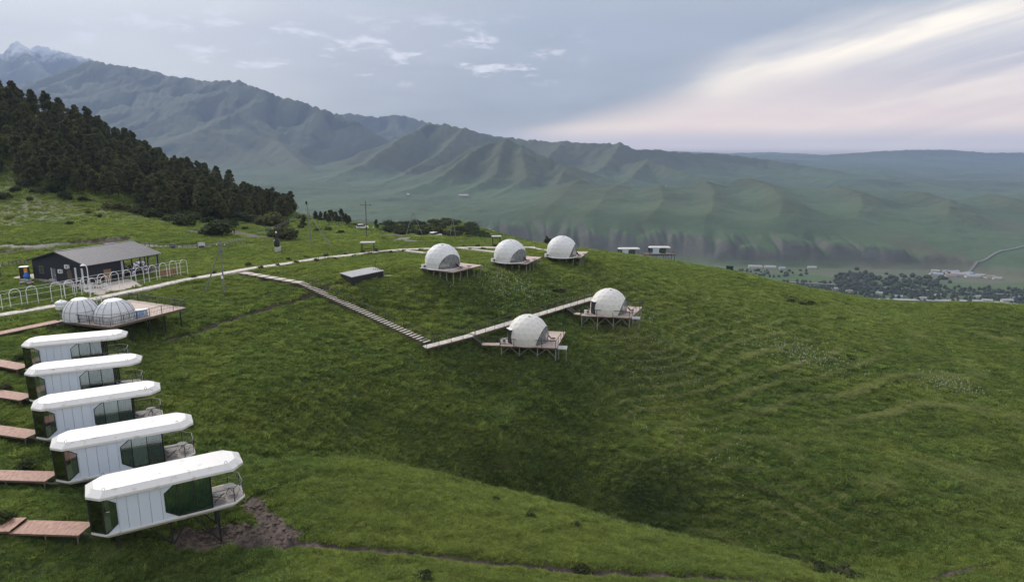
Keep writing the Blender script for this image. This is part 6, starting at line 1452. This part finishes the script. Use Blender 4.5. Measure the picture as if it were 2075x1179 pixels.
# ------------------------------------------------------------------ the valley floor: trees, farm buildings, river road
VZ = -220.0
rv = random.Random(21)
def valley_pt(px, py):
    p = atz(px, py, VZ); z = float(far_h(np.array([p.x]), np.array([p.y]))[0]); return Vector((p.x, p.y, z))
vb = MB(); 
def vtree(mb, p, r_, h, sd):
    rg_ = random.Random(sd)
    prof = [(r_ * 0.5, 0), (r_ * rg_.uniform(0.8, 1.1), h * 0.3), (r_ * rg_.uniform(0.7, 1.1), h * 0.6), (r_ * 0.5, h * 0.85), (0.01, h)]
    mb.lathe(prof, tuple(p), n=6, a0=rg_.uniform(0, 3))
spots = []
for k in range(120): spots.append((rv.uniform(1690, 1925), rv.gauss(573, 7), rv.uniform(3, 6), rv.uniform(5, 10)))
for k in range(50): spots.append((rv.uniform(1700, 1770), rv.gauss(562, 6) , rv.uniform(3, 5), rv.uniform(5, 9)))
for k in range(640): 
    px = rv.uniform(1560, 2110); spots.append((px, rv.uniform(577, 600) + (px - 1800) * 0.035 + (8 if rv.random() < 0.4 else 0), rv.uniform(2, 4), rv.uniform(3, 8)))
for k in range(60): spots.append((rv.uniform(1440, 1640), rv.uniform(548, 562), rv.uniform(2, 4), rv.uniform(3, 7)))
VG = MB()
def valley_pts(L):
    P = [atz(px, py, VZ) for px, py in L]; z = far_h(np.array([p.x for p in P]), np.array([p.y for p in P])); return [Vector((p.x, p.y, float(k))) for p, k in zip(P, z)]
spots = [q for q in spots if q[1] >= 545]
for i, ((px, py, r1_, h1), p) in enumerate(zip(spots, valley_pts([q[:2] for q in spots]))):
    vtree(VG, p - Vector((0, 0, 0.5)), r1_, h1, i)
vt = VG.build('valley_trees', leaf_mat('valley_leaf', (0.066, 0.084, 0.050), (0.100, 0.120, 0.070)), None, smooth=False); tag(vt, 'belt of trees on the hazy valley floor reading as one mass', 'trees', kind='stuff')
ROOFS = [mat('pale_sheet_roof', (0.34, 0.335, 0.33), 0.6), mat('brown_sheet_roof', (0.30, 0.22, 0.18), 0.7), mat('blue_sheet_roof', (0.30, 0.36, 0.42), 0.6)]; VWALL = mat('farm_wall', (0.50, 0.46, 0.42), 0.85)
FB = [(1530, 543, 26, 0), (1560, 543, 22, 0), (1585, 545, 12, 2), (1645, 544, 16, 0), (1895, 551, 14, 0), (1915, 552, 14, 0), (1930, 554, 26, 0), (1945, 558, 30, 0), (1960, 556, 18, 2), (1985, 560, 16, 0), (2005, 563, 20, 1), (1925, 560, 20, 1), (1900, 558, 16, 2), (1890, 556, 12, 0), (1970, 562, 24, 0), (2020, 566, 14, 0), (1690, 588, 12, 0), (1720, 592, 10, 1), (1780, 596, 12, 0), (1820, 603, 12, 2), (1870, 607, 10, 0), (1930, 610, 12, 1), (2000, 611, 14, 0), (2040, 612, 16, 0), (2060, 606, 12, 2), (1600, 590, 10, 0), (1640, 600, 14, 0), (1580, 584, 8, 1), (1660, 594, 8, 0), (1980, 604, 12, 0), (1900, 600, 10, 0)]
shed_row = lambda q: 0 if q[0] < 1660 and q[1] < 570 else (1 if q[1] < 570 else 2)
pos = ['left group below the bare scarp', 'right cluster under the scarp', 'near side of the valley road']
for i, ((px, py, L_, k), p) in enumerate(zip(FB, valley_pts([q[:2] for q in FB]))):
    rz = rv.uniform(-0.5, 0.3); t = empty('farm_shed', p, rz); W_ = min(9, L_ * 0.45); h = rv.uniform(2.6, 3.6)
    tag(t, '%s valley farm shed from the left, %s' % (ORD[sorted(q[0] for q in FB if shed_row(q) == shed_row(FB[i])).index(px)], pos[shed_row(FB[i])]), 'farm building', 'farm buildings in the valley')
    MB().box((0, 0, h / 2), (L_, W_, h)).build('walls', VWALL, t)
    for s in (-1, 1): MB().slab([(-L_ / 2 - 0.4, s * (W_ / 2 + 0.5), h - 0.1), (L_ / 2 + 0.4, s * (W_ / 2 + 0.5), h - 0.1), (L_ / 2 + 0.4, s * 0.02, h + W_ * 0.28), (-L_ / 2 - 0.4, s * 0.02, h + W_ * 0.28)], 0.2, (0, s * 0.5, 1)).build('roof_slope', ROOFS[k], t)
def far_strip(name, pts, width, m, label, z=None, lift=1.2):
    P = []
    for a, b in zip(pts[:-1], pts[1:]):
        for i in range(14): P.append(tuple(np.array(a) + (np.array(b) - np.array(a)) * i / 14))
    P.append(pts[-1]); W3 = valley_pts(P); vs = []; fs = []
    for i, p in enumerate(W3):
        d = W3[min(i + 1, len(W3) - 1)] - W3[max(i - 1, 0)]; d.z = 0; d.normalize(); s = Vector((-d.y, d.x, 0)) * width / 2
        for e in (1, -1):
            q = p + s * e; vs.append([q.x, q.y, 0])
    zz = far_h(np.array([v[0] for v in vs]), np.array([v[1] for v in vs])); vs = [(v[0], v[1], float(k) + lift) for v, k in zip(vs, zz)]
    for i in range(len(W3) - 1): fs.append((2 * i, 2 * i + 1, 2 * i + 3, 2 * i + 2))
    o = MB().add(vs, fs).build(name, m); tag(o, label, kind='structure'); return o
ROADM = mat('pale_far_road', (0.18, 0.175, 0.165), 0.9, var=0.08)
far_strip('road', [(1590, 572), (1700, 578), (1850, 588), (1960, 594), (2110, 600)], 9, ROADM, 'pale road across the valley floor', lift=1.5)
far_strip('road', [(1960, 552), (2010, 541), (2075, 528), (2130, 518)], 4.5, ROADM, 'pale track climbing at the right edge of the valley', lift=1.5)
far_strip('river_bed', [(1560, 598), (1700, 604), (1850, 609), (1990, 611), (2110, 622)], 12, mat('pale_river_gravel', (0.34, 0.33, 0.32), 0.9), 'pale gravel river bed in the valley', lift=1.3)
for i, (px, py, Y, L_, lb) in enumerate(((1342, 397, 2900, 30, 'far white shed alone on the green bench above the scarp'), (940, 439, 2350, 34, 'far long white shed on the plain left of the upper domes'), (828, 431, 2420, 10, 'far small white shed on the plain above the ridge scrub'))):
    p = atY(px, py, Y); p.z = float(far_h(np.array([p.x]), np.array([p.y]))[0]); t = empty('farm_shed', p, -0.15); tag(t, lb, 'farm building', 'far white sheds')
    MB().box((0, 0, 2.5), (L_, 10, 5)).build('walls', VWALL, t); MB().slab([(-L_ / 2, -6, 5), (L_ / 2, -6, 5), (L_ / 2, 6, 7), (-L_ / 2, 6, 7)], 0.4, (0, -0.16, 1)).build('roof_slope', ROOFS[0], t)
